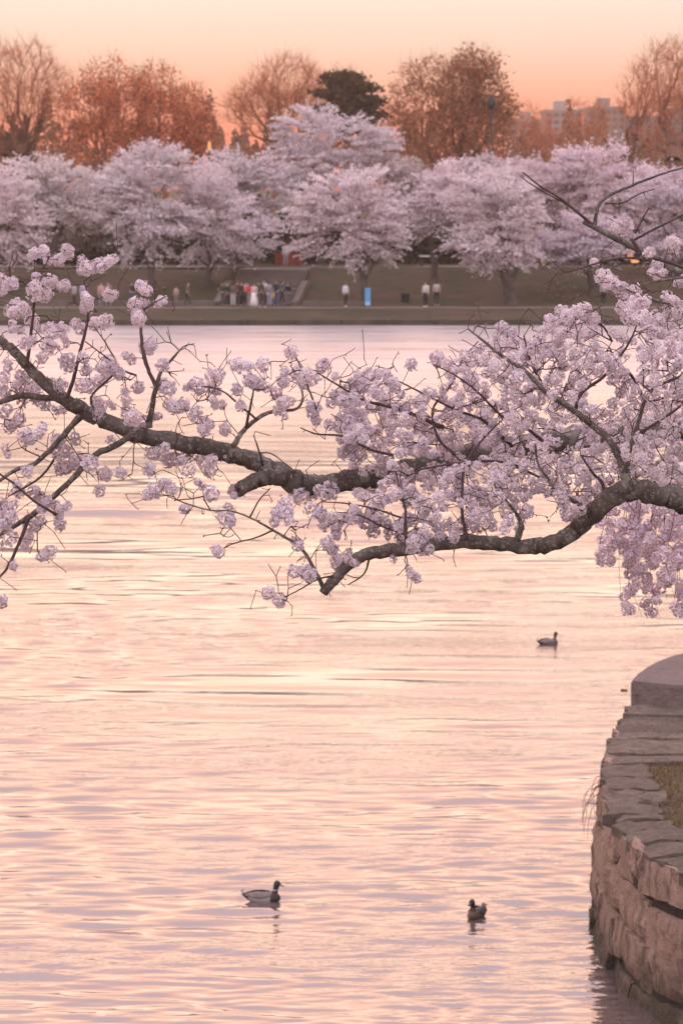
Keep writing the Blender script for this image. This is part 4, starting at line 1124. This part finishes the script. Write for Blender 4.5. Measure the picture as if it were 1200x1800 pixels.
BR = [
 # left end: side shoots off the long limb
 ([(235, 762, 8), (205, 782, 7), (165, 802, 7), (128, 842, 6.5), (86, 880, 6.5), (60, 903, 6.5), (25, 925, 5.5), (-10, 945, 4.5), (-50, 970, 3)], 17.0),
 ([(52, 908, 5), (40, 940, 4), (28, 968, 3.5), (12, 1000, 3), (-8, 1022, 2.4)], 16.9),
 ([(140, 730, 6.5), (112, 765, 6), (84, 795, 5.5), (58, 817, 5), (28, 826, 4.5), (-10, 852, 3.2)], 16.9),
 ([(112, 702, 7), (70, 698, 7), (35, 696, 7), (-15, 712, 6)], 17.1),
 ([(118, 700, 5), (130, 665, 4.2), (140, 622, 3.8), (150, 585, 3.2), (155, 553, 2.6), (152, 505, 1.6)], 16.9),
 ([(262, 752, 7.5), (268, 712, 6), (276, 676, 5), (284, 652, 4), (302, 632, 3), (322, 610, 2), (342, 604, 1.2)], 17.0),
 ([(275, 680, 5), (258, 642, 4.6), (250, 605, 4), (248, 570, 3.2), (252, 545, 2.2), (290, 522, 1.4)], 17.0),
 ([(48, 645, 4.5), (55, 588, 3.8), (60, 540, 3), (59, 495, 2), (61, 470, 1.4)], 16.9),
 ([(152, 728, 3.4), (120, 760, 3), (100, 800, 2.8), (70, 840, 2.4), (20, 870, 2)], 17.1),
 ([(100, 905, 3.5), (60, 880, 3), (25, 850, 2.6), (-5, 830, 2)], 16.8),
 ([(190, 740, 3), (160, 700, 2.8), (205, 650, 2.2), (190, 610, 1.6), (170, 580, 1.2)], 17.2),
 ([(240, 660, 2.6), (215, 650, 2.2), (190, 630, 1.8), (150, 600, 1.4)], 17.0),
 # middle shoots
 ([(410, 785, 7), (428, 757, 5.5), (458, 732, 5), (485, 722, 4), (520, 719, 3.2), (532, 700, 2.6), (528, 678, 2)], 17.1),
 ([(432, 752, 3.4), (440, 715, 2.6), (446, 685, 1.8)], 17.0),
 ([(452, 738, 3), (425, 715, 2.4), (395, 690, 2), (370, 680, 1.4)], 17.1),
 ([(462, 818, 2.8), (455, 792, 2.0), (446, 765, 1.3)], 17.1),
 ([(456, 796, 1.8), (478, 798, 1.5), (505, 818, 1.1)], 17.0),
 ([(780, 752, 5), (710, 722, 4), (650, 707, 3.4), (627, 697, 3), (584, 671, 2.4), (556, 654, 1.6)], 17.2),
 ([(690, 800, 3.6), (650, 790, 3), (603, 767, 2.4), (557, 763, 2), (528, 752, 1.4)], 17.1),
 ([(556, 720, 2.6), (545, 690, 2.4), (530, 650, 1.8), (512, 610, 1.2)], 17.1),
 # from the tip of the lower limb
 ([(570, 1036, 6), (556, 1008, 4.2), (538, 975, 3.8), (520, 956, 3.4), (498, 943, 3), (468, 925, 2.7), (440, 910, 2.2), (405, 898, 1.9), (370, 897, 1.7), (325, 884, 1.5), (285, 868, 1.2)], 16.5),
 ([(480, 932, 2.2), (450, 945, 1.7), (412, 955, 1.4), (385, 968, 1.2)], 16.5),
 ([(440, 908, 2), (455, 880, 1.7), (475, 858, 1.3)], 16.5),
 ([(592, 1012, 3), (560, 1018, 1.8), (520, 1040, 1.4), (492, 1053, 1.1)], 16.5),
 ([(650, 975, 3), (640, 1008, 1.8), (612, 1028, 1.3)], 16.5),
 ([(716, 966, 5), (712, 930, 4), (712, 895, 3), (700, 850, 2.2), (690, 800, 1.6)], 16.4),
 ([(820, 950, 5), (812, 905, 4), (812, 860, 3.4), (818, 815, 3), (850, 770, 2.4), (880, 740, 1.6)], 16.4),
 ([(705, 910, 2.6), (660, 895, 2.2), (610, 885, 1.8), (565, 882, 1.2)], 16.4),
 ([(712, 940, 2.4), (670, 925, 2), (630, 905, 1.6), (590, 900, 1.2)], 16.6),
 # right: forks over the lower limb
 ([(1098, 865, 14), (1097, 832, 11.5), (1086, 800, 9), (1066, 770, 7.6), (1034, 742, 7), (1000, 716, 6.6), (962, 692, 5.8), (922, 652, 4.6), (882, 626, 3.8), (850, 600, 2.8), (822, 578, 1.8)], 15.9),
 ([(1098, 835, 9), (1106, 790, 6), (1120, 746, 5), (1132, 706, 4.2), (1152, 680, 3.6), (1200, 660, 3), (1250, 640, 2.4)], 15.9),
 ([(1130, 710, 3.8), (1122, 682, 3.4), (1105, 655, 3), (1085, 640, 2.4), (1070, 610, 1.6)], 16.1),
 ([(1010, 722, 4.6), (1022, 690, 4), (1060, 662, 3.3), (1092, 622, 2.7), (1110, 592, 2), (1122, 560, 1.4)], 16.0),
 ([(1112, 768, 4), (1150, 745, 3.4), (1180, 725, 3), (1215, 700, 2.4)], 16.3),
 ([(1034, 903, 6), (1010, 882, 4.6), (985, 868, 4.2), (966, 845, 3.6), (945, 815, 2.8), (940, 780, 2)], 16.3),
 ([(908, 950, 8), (915, 925, 6), (905, 900, 4), (880, 870, 3), (860, 840, 2)], 16.4),
 ([(1062, 878, 5), (1058, 850, 4), (1040, 830, 3), (1020, 800, 2)], 16.3),
 ([(1000, 870, 3.4), (950, 840, 3), (880, 812, 3), (800, 815, 2.4), (740, 825, 1.8)], 16.6),
 ([(985, 705, 4.4), (950, 670, 3.8), (930, 630, 3), (920, 590, 2)], 16.3),
 ([(960, 780, 4), (920, 750, 3.4), (880, 730, 3), (840, 690, 2.4), (800, 660, 1.8), (760, 640, 1.2)], 17.0),
 ([(900, 785, 4), (850, 740, 3.2), (800, 720, 2.8), (740, 690, 2.2), (690, 665, 1.4)], 17.2),
 ([(800, 800, 4), (770, 770, 3.4), (760, 720, 2.6), (790, 680, 2.2), (815, 630, 1.8), (840, 600, 1.2)], 17.0),
 ([(1075, 600, 2.6), (1060, 575, 2.2), (1030, 550, 1.6)], 16.2),
 # upper right, thin bare wood
 ([(1052, 404, 4.5), (1020, 378, 3.4), (985, 350, 2.8), (950, 328, 2), (917, 302, 1.2)], 20.0),
 ([(1000, 362, 2.2), (960, 340, 1.6), (930, 322, 1.2), (915, 310, .8)], 20.0),
 ([(1044, 398, 4.6), (1050, 365, 4), (1066, 346, 3.6), (1110, 326, 3.2), (1145, 312, 2.8), (1175, 302, 2.2), (1215, 290, 1.8)], 20.0),
 ([(1062, 358, 2.2), (1095, 356, 1.8), (1120, 342, 1.5), (1150, 332, 1)], 20.0),
 ([(1110, 424, 3.4), (1145, 405, 2.8), (1175, 390, 2.4), (1215, 370, 1.8)], 19.8),
 ([(1108, 420, 4), (1132, 448, 4), (1165, 458, 4), (1215, 475, 4)], 19.7),
 ([(1150, 460, 3), (1105, 453, 2.4), (1062, 459, 2.2), (1025, 470, 1.8), (993, 478, 1.4), (975, 463, 1.1), (957, 448, .8)], 19.8),
 ([(1260, 475, 5), (1200, 487, 3.4), (1160, 493, 2.8), (1118, 502, 2.2)], 18.5),
 ([(1116, 410, 2.4), (1128, 385, 2), (1140, 365, 1.4)], 19.9),
 ([(1112, 300, 1.2), (1112, 318, 1.4), (1111, 328, 1.6)], 20.0),
 ([(1270, 560, 6), (1210, 545, 4.6), (1160, 530, 3.4), (1115, 515, 2.6), (1075, 497, 1.8)], 17.0),
]
for k, (pts, Y) in enumerate(BR):
    rg = np.random.default_rng(900 + k); w = rg.normal(0, .16, 2)
    q = [(x, y, r * .86, Y + w[0] * i / len(pts) + w[1] * (i / len(pts)) ** 2) for i, (x, y, r) in enumerate(pts)]
    limb('branch', q, False, 8 if pts[0][2] > 5 else 6, .05, 10 + k)

def zc(x0, y0, s, lst): return [(x0 + a / s, y0 + b_ / s) for a, b_ in lst]
CL = zc(0, 420, 3.43, [(232, 88), (265, 105), (405, 68), (395, 100), (360, 130), (490, 150), (525, 175), (660, 135), (630, 160), (590, 158), (20, 258), (50, 285), (80, 268), (15, 300), (245, 232), (205, 290), (215, 325), (270, 335), (315, 255), (335, 280), (385, 285), (515, 350), (525, 385), (520, 425), (660, 335), (690, 335), (850, 280), (875, 310), (970, 385), (825, 455), (840, 485), (860, 395), (885, 400), (820, 395), (75, 410), (110, 440), (145, 430), (190, 495), (75, 520), (100, 545), (280, 530), (310, 560), (370, 545), (475, 530), (575, 515), (635, 495), (660, 500), (160, 620), (195, 615), (280, 635), (310, 650), (400, 620), (10, 640), (405, 720), (420, 760), (45, 760), (510, 720), (610, 770), (650, 755), (680, 775), (520, 790), (590, 860), (640, 835), (665, 830), (500, 885), (535, 885), (720, 820), (880, 655), (905, 640), (985, 755), (770, 715), (840, 890), (985, 880), (1020, 900), (1125, 900), (1185, 890), (310, 870), (360, 880), (750, 920), (770, 975), (735, 960), (590, 990), (620, 1020), (600, 1055), (680, 1005), (785, 1060), (800, 1110), (870, 1110), (1020, 1000), (1060, 1010), (1105, 1000), (1185, 1050), (930, 1070), (135, 980), (205, 970), (275, 1005), (335, 1030), (385, 1020), (40, 1040), (110, 1090), (60, 1130), (90, 1110), (140, 1190), (170, 1200), (250, 1170), (120, 890), (30, 920), (350, 1220), (670, 1215), (460, 1205), (200, 900), (260, 720), (120, 830), (30, 830), (160, 850), (10, 870)])
CL += zc(0, 720, 4.0, [(320, 0), (390, 10), (130, 70), (60, 110), (170, 190), (290, 165), (320, 160), (50, 285), (25, 300), (390, 245), (415, 260), (450, 315), (520, 235), (545, 190), (785, 225), (590, 350), (500, 400), (460, 410), (420, 415), (530, 345), (645, 370), (735, 460), (760, 450), (845, 440), (700, 570), (190, 435), (215, 430), (130, 575), (150, 590), (260, 560), (250, 590), (325, 670), (345, 690), (400, 690), (455, 690), (420, 760), (225, 805), (285, 785), (310, 800), (75, 700), (20, 720), (75, 905), (60, 925), (185, 900), (300, 1030), (325, 1020), (350, 1000), (90, 1105), (15, 1345), (1085, 310), (1165, 275), (1050, 430), (1180, 360), (1165, 510), (1185, 540), (1060, 580), (1095, 590), (925, 60), (925, 110), (1015, 90), (10, 800), (15, 640), (690, 30), (110, 520), (80, 760), (40, 830), (180, 960), (20, 960)])
CL += zc(250, 600, 3.0, [(40, 30), (20, 60), (110, 125), (235, 245), (290, 245), (110, 235), (150, 245), (150, 325), (185, 335), (220, 340), (290, 385), (330, 415), (355, 435), (320, 465), (375, 185), (400, 200), (375, 260), (385, 330), (415, 330), (495, 255), (515, 340), (435, 465), (575, 205), (600, 215), (630, 130), (610, 240), (655, 240), (705, 270), (745, 190), (750, 210), (785, 60), (745, 315), (775, 310), (755, 390), (720, 345), (830, 165), (870, 170), (900, 200), (860, 215), (955, 125), (1015, 185), (1050, 310), (890, 345), (915, 350), (905, 400), (985, 440), (1035, 405), (1060, 460), (1080, 455), (1115, 395), (1180, 350), (1150, 190), (1185, 150), (1180, 480), (225, 545), (260, 560), (295, 545), (130, 570), (60, 590), (140, 625), (170, 620), (205, 625), (235, 605), (300, 620), (330, 645), (355, 660), (400, 600), (425, 605), (35, 675), (55, 665), (250, 685), (135, 720), (120, 755), (310, 755), (365, 800), (40, 790), (70, 805), (480, 780), (490, 815), (230, 885), (405, 905), (455, 890), (470, 950), (440, 940), (695, 725), (800, 800), (835, 815), (895, 800), (755, 850), (755, 890), (765, 930), (695, 935), (955, 800), (1010, 780), (985, 790), (1110, 755), (1140, 800), (1165, 810), (900, 890), (940, 910), (960, 945), (1000, 935), (1060, 935), (1110, 915), (1025, 1005), (980, 1060), (810, 1060), (1180, 940), (1105, 540), (1120, 590), (1140, 620), (500, 130), (555, 135), (1095, 510), (1000, 300), (1110, 300)])
CL += zc(350, 840, 3.0, [(85, 375), (105, 395), (495, 345), (525, 350), (495, 490), (565, 500), (590, 510), (365, 605), (420, 650), (725, 290), (690, 350), (705, 375), (725, 440), (745, 445), (785, 410), (800, 430), (915, 285), (940, 265), (1025, 435), (1115, 495), (1135, 515), (1130, 340), (1160, 330), (1120, 370), (870, 220), (945, 215), (1040, 260), (840, 190), (640, 220), (680, 240), (720, 215), (790, 200)])
CL += [(1060, 488), (1075, 497), (1088, 505), (1098, 515), (1110, 512), (1090, 500), (1118, 530), (1106, 533), (1125, 540), (1135, 530), (1110, 547), (1140, 527), (1103, 562), (1090, 540), (1094, 394), (1088, 402), (1103, 400), (1137, 443), (1183, 430), (1148, 482), (1155, 475), (1165, 478), (1130, 560), (1150, 560), (1044, 461), (1172, 520), (1185, 530), (1178, 545), (1195, 555), (1165, 560), (1196, 495), (890, 580), (985, 550), (1000, 560), (1025, 548), (1040, 560), (970, 570), (1050, 570), (880, 575), (895, 590)]
CL += [(636, 655), (650, 652), (665, 657), (680, 660), (690, 672), (630, 668), (724, 638), (768, 632), (785, 640), (795, 652), (815, 635), (820, 625), (640, 680), (655, 690)]
rg = np.random.default_rng(77)
CL = [(x + rg.normal(0, 1.2), y + rg.normal(0, 1.2)) for x, y in CL]
keep = []
for c in CL:
    if all((c[0] - d_[0]) ** 2 + (c[1] - d_[1]) ** 2 > 64 for d_ in keep): keep.append(c)
CL = keep
POLY = [(600, 690), (625, 650), (690, 655), (720, 690), (770, 680), (800, 665), (835, 610), (880, 590), (930, 600), (985, 550), (1030, 550), (1060, 580), (1120, 600), (1160, 560), (1215, 520), (1215, 850), (1120, 840), (1080, 835), (1040, 885), (1005, 930), (960, 905), (900, 940), (850, 930), (800, 945), (740, 985), (700, 960), (640, 900), (620, 840), (592, 760)]
HOLES = [(958, 905, 34, 40), (1052, 688, 24, 34), (1065, 600, 20, 22), (760, 715, 16, 16), (655, 735, 16, 14), (690, 895, 22, 16), (800, 905, 20, 14), (1110, 640, 16, 16), (745, 812, 55, 14), (835, 795, 38, 14), (985, 765, 40, 9), (1150, 750, 26, 14), (870, 690, 14, 14), (960, 640, 12, 14), (640, 805, 22, 10), (870, 905, 16, 14), (1075, 690, 14, 18), (1020, 860, 16, 12)]
def inside(x, y, poly):
    r = False
    for i in range(len(poly)):
        (x1, y1), (x2, y2) = poly[i], poly[i - 1]
        if (y1 > y) != (y2 > y) and x < (x2 - x1) * (y - y1) / (y2 - y1) + x1: r = not r
    return r
BULK = []
tries = 0
while len(BULK) < 570 and tries < 30000:
    tries += 1
    x, y = rg.uniform(590, 1215), rg.uniform(520, 985)
    if not inside(x, y, POLY): continue
    if any(((x - a) / c_) ** 2 + ((y - b_) / d_) ** 2 < 1 for a, b_, c_, d_ in HOLES): continue
    if y > 880 and rg.random() < .45: continue
    if x < 800 and y < 720 and rg.random() < .4: continue
    if any((x - a) ** 2 + (y - b_) ** 2 < 13 ** 2 for a, b_ in BULK): continue
    BULK.append((x, y))
N0 = np.array(NODES)
NPX = np.stack([600 + F * N0[:, 0] / N0[:, 1], HOR + F * (H - N0[:, 2]) / N0[:, 1]], 1)
def depth_at(x, y, s):
    i = np.argsort((NPX[:, 0] - x) ** 2 + (NPX[:, 1] - y) ** 2)[:3]
    return float(N0[i, 1].mean() + rg.normal(0, s))
spots, size, sparse = [], [], []
for x, y in CL:
    spots.append(P(x, y, depth_at(x, y, .16))); sparse.append(True)
    size.append(rg.uniform(11.0, 16.2) * (1.0 if rg.random() > .12 else .7))
for x, y in BULK:
    spots.append(P(x, y, depth_at(x, y, .28) + .16)); sparse.append(False)
    size.append(rg.uniform(8.5, 14.0))
spots = np.array(spots); size = np.array(size); sparse = np.array(sparse)
# bare twig ends between them
BARE = []
for _ in range(1700):
    if rg.random() < .5: x, y = CL[rg.integers(len(CL))]
    else: x, y = BULK[rg.integers(len(BULK))]
    x += rg.normal(0, 26); y += rg.normal(-6, 24)
    BARE.append(P(x, y, depth_at(x, y, .12)))
for x, y in [(345, 625), (330, 605), (318, 640), (365, 700), (345, 690), (232, 885), (222, 868), (105, 950), (95, 935), (300, 770), (510, 630), (496, 605), (480, 635), (440, 655), (398, 640), (580, 1045), (605, 1030), (620, 1015), (470, 1045), (300, 720), (312, 745), (570, 690), (560, 730), (575, 750), (525, 810), (560, 810), (590, 815), (400, 740), (330, 900), (360, 880), (945, 330), (970, 330), (1135, 350), (1080, 370), (1150, 390), (1170, 410), (1185, 400), (1160, 425), (1190, 455), (1060, 440), (1100, 470), (825, 560), (810, 585), (835, 575), (790, 610), (690, 640), (730, 650)]:
    BARE.append(P(x, y, depth_at(x, y, .05)))
tg = np.vstack([spots, np.array(BARE)])
nb0 = len(N0)
Pn, par, Dn, ends = grow(N0, np.full(nb0, -1), np.zeros(nb0), tg,   .18, .05, .24, .17, 31, np.array(NDIR))
r = pipe(par, .0018, 2.5)
idx = np.where(par >= 0)[0]
pr = np.where(par[idx] < nb0, r[idx], np.minimum(r[par[idx]], r[idx] * 1.3))
r1 = np.minimum(r[idx], .0075); r0 = np.minimum(pr, .0075)
V, Fc = prisms(Pn[par[idx]], Pn[idx], r0, r1, 5)
o = mesh_np('twigs', V, Fc, M_TWIG, tree, True); o.matrix_parent_inverse = TI; tag(o, kind='stuff')

# closed buds at the bare twig ends
e = ends[len(spots):]; e = e[e >= 0]
e = np.concatenate([e, rg.choice(np.arange(nb0, len(Pn)), 700)])
bd = Dn[e] + rg.normal(0, .5, (len(e), 3)); bd /= np.linalg.norm(bd, axis=1)[:, None]
bs = Pn[e]; bl = rg.uniform(.008, .017, (len(e), 1)); bw = bl * .28
b1 = np.cross(bd, [.2, .5, .8]); b1 /= np.linalg.norm(b1, axis=1)[:, None]; b2 = np.cross(bd, b1); md = bs + bd * bl * .55
V = np.stack([bs, md + b1 * bw, md + b2 * bw, md - b1 * bw, md - b2 * bw, bs + bd * bl], 1).reshape(-1, 3)
ft = np.array([(0, 2, 1), (0, 3, 2), (0, 4, 3), (0, 1, 4), (5, 1, 2), (5, 2, 3), (5, 3, 4), (5, 4, 1)])
o = mesh_np('buds', V, (ft[None] + (np.arange(len(e)) * 6)[:, None, None]).reshape(-1, 3), plain('bud', (.30, .13, .14), .7, .3, 40), tree, True); o.matrix_parent_inverse = TI; tag(o, kind='stuff')

def cluster_mesh(seed, n=30, squash=(1, 1, 1), lobes=1, Ls=(.25, .34)):
    rg = np.random.default_rng(seed)
    V, Fc, C = [], [], []
    for k in range(n):
        z = 1 - 2 * (k + .5) / n; a = k * 2.39996 + rg.normal(0, .25)
        d = np.array([math.sqrt(1 - z * z) * math.cos(a), math.sqrt(1 - z * z) * math.sin(a), z]) + rg.normal(0, .12, 3)
        d /= np.linalg.norm(d)
        rr = rg.uniform(.62, .95)
        if lobes > 1: ctr = (np.array([-.45, 0, 0]), np.array([.45, .1, .15]))[k % 2]; rr *= .72
        else: ctr = np.zeros(3)
        c = (ctr + d * rr) * np.array(squash)
        nrm = d + rg.normal(0, .28, 3); nrm /= np.linalg.norm(nrm)
        u = np.cross(nrm, rg.normal(0, 1, 3)); u /= np.linalg.norm(u); w = np.cross(nrm, u)
        L = rg.uniform(*Ls); cup = rg.uniform(.05, .5)
        tone = rg.normal(1, .06)
        for p in range(5):
            th = 2 * math.pi * p / 5
            rad = u * math.cos(th) + w * math.sin(th); tan = -u * math.sin(th) + w * math.cos(th)
            i0 = len(V)
            V += [c - nrm * .03, c + rad * L * .58 - tan * L * .42 + nrm * L * cup * .45, c + rad * L + nrm * L * cup * .75, c + rad * L * .58 + tan * L * .42 + nrm * L * cup * .45]
            Fc += [(i0, i0 + 1, i0 + 2), (i0, i0 + 2, i0 + 3)]
            pk = np.array([.60, .33, .40]); wh = np.array([1, .985, .995]) * tone
            C += [pk, wh, wh * .99, wh]
    return np.array(V), np.array(Fc), np.clip(np.array(C), 0, 1.1)
CMS = [cluster_mesh(1, 54), cluster_mesh(2, 50, (1.15, 1, .88)), cluster_mesh(3, 46, (1, .9, 1.12)), cluster_mesh(4, 58, (1.05, 1.05, .95), 2), cluster_mesh(5, 34), cluster_mesh(6, 52, (.95, 1, 1)), cluster_mesh(7, 60, (1.2, 1, .9), 2)]
def mesh_data(name, V, Fc, C, mat):
    o = mesh_np(name, V, Fc, mat, None, False, C); me = o.data; bpy.data.objects.remove(o); return me
CME = [mesh_data('blossom_cluster', *q, M_PETAL) for q in CMS]
order = np.argsort(np.where(sparse, -10.0, spots[:, 1]) - size * .01)
vis = set(order[:300].tolist())
rest = Soup()
for i in range(len(spots)):
    k = int(rg.integers(len(CMS))); R_ = size[i] / F * spots[i, 1]
    rot = Matrix.Rotation(rg.uniform(0, 6.28), 4, 'Z') @ Matrix.Rotation(rg.uniform(-.7, .7), 4, 'X') @ Matrix.Rotation(rg.uniform(0, 6.28), 4, 'Y')
    sc = R_ * rg.uniform(.92, 1.12)
    if i in vis:
        o = bpy.data.objects.new('blossom_cluster', CME[k]); COL.objects.link(o); o.parent = tree
        o.matrix_parent_inverse = TI
        o.matrix_basis = Matrix.Translation(Vector(spots[i])) @ rot @ Matrix.Diagonal((sc, sc, sc, 1))
    else:
        V, Fc, C = CMS[k]
        rest.add(V @ (np.array(rot.to_3x3()).T * sc) + spots[i], Fc, np.clip(C * rg.normal(1, .07), 0, 1.1))
o = rest.build('blossom', M_PETAL, tree); o.matrix_parent_inverse = TI; tag(o, kind='stuff')

# ------------------------------------------------------------------ weeping cherry behind it, out of the picture but for its hanging ends
YW = 23.5
WT = P(1640, 700, YW + .6); WT[2] = 1.7
wt = tag(empty('weeping_cherry_tree', WT), 'weeping cherry with hanging strings of small blossom at the right edge', 'tree')
WTI = Matrix.Translation(-Vector(WT))
tv = catmull([(*WT, .3), (WT[0], WT[1], 4.5, .24), (WT[0] - .1, WT[1], 8, .2), (*P(1560, 620, YW + .4), .13), (*P(1400, 680, YW), .06), (*P(1270, 760, YW), .035), (*P(1180, 800, YW), .02), (*P(1100, 850, YW), .010), (*P(1060, 890, YW), .006)], 6)
V, Fc = tube(tv[:, :3], tv[:, 3], 9, .03)
o = mesh_np('trunk', V, Fc, M_BARK, wt, True); o.matrix_parent_inverse = WTI
arch = tv[-30:, :3]
WCM = [cluster_mesh(41, 20, Ls=(.36, .48)), cluster_mesh(42, 22, (1, 1, 1.15), Ls=(.36, .48)), cluster_mesh(43, 18, Ls=(.38, .5))]
WME = [mesh_data('blossom_cluster', *q, M_PETAL_W) for q in WCM]
rg = np.random.default_rng(55)
cnt = 0
STR = [(1048, 985, 905), (1062, 1000, 900), (1075, 955, 885), (1090, 1045, 880), (1098, 1075, 880), (1106, 1000, 875), (1118, 1020, 870), (1128, 1085, 870), (1136, 1035, 860), (1142, 1085, 865), (1150, 1000, 860), (1158, 1085, 860), (1163, 1045, 850), (1170, 1055, 850), (1176, 1030, 850), (1182, 1068, 850), (1188, 1060, 845), (1194, 1070, 845), (1200, 1058, 840), (1207, 1066, 840), (1214, 1040, 830), (1222, 1075, 830), (1085, 985, 880), (1112, 960, 870), (1145, 960, 860), (1180, 980, 850)]
for k, (x, yb, yt) in enumerate(STR):
    dY = rg.normal(0, .35)
    top = P(x + rg.uniform(-6, 22), yt, YW + dY)
    j = int(np.argmin(np.linalg.norm(arch - top, axis=1)))
    bot = P(x, yb, YW + dY)
    pts = catmull([arch[j], top + (0, 0, .02), top * .66 + bot * .34 + rg.normal(0, .045, 3), top * .3 + bot * .7 + rg.normal(0, .045, 3), bot], 6)
    V, Fc = tube(pts, np.linspace(.0035, .0012, len(pts)), 5, 0, False)
    o = mesh_np('strand', V, Fc, M_TWIG, wt, True); o.matrix_parent_inverse = WTI
    L_ = yb - yt
    y = yt + rg.uniform(0, 12)
    while y < yb + 4:
        if rg.random() < (.95 if y < yb - 70 else .8) and x < 1215:
            u = min(1, max(0, (y - yt) / L_)); c0 = np.array([np.interp(u, np.linspace(0, 1, len(pts) - 6), pts[6:, q]) for q in range(3)])
            c0 = c0 + rg.normal(0, 1, 3) * np.array([.05, .06, .02])
            R_ = rg.uniform(8.5, 12.0) / F * YW
            o = bpy.data.objects.new('blossom_cluster', WME[int(rg.integers(3))]); COL.objects.link(o); o.parent = wt
            o.matrix_parent_inverse = WTI
            o.matrix_basis = Matrix.Translation(Vector(c0)) @ Matrix.Rotation(rg.uniform(0, 6.28), 4, 'Z') @ Matrix.Rotation(rg.uniform(0, 3), 4, 'X') @ Matrix.Diagonal((R_, R_, R_, 1))
            cnt += 1
        y += rg.uniform(9, 17) if rg.random() < .75 else rg.uniform(20, 36)

# ------------------------------------------------------------------ thin evening haze over the basin
HAZE = 0.00024
b = NB('haze')
pv = b.n('ShaderNodeVolumePrincipled')
pv.inputs['Color'].default_value = (0.98, 0.90, 0.88, 1)
pv.inputs['Density'].default_value = HAZE
pv.inputs['Anisotropy'].default_value = 0.72
b.l(pv.outputs[0], b.o.inputs['Volume'])
hz = boxes('haze', [(-2600, 2600, -40, 1150, -3.0, 32)], b.m)
tag(hz, 'thin warm evening haze over the water and park', 'haze', kind='stuff')
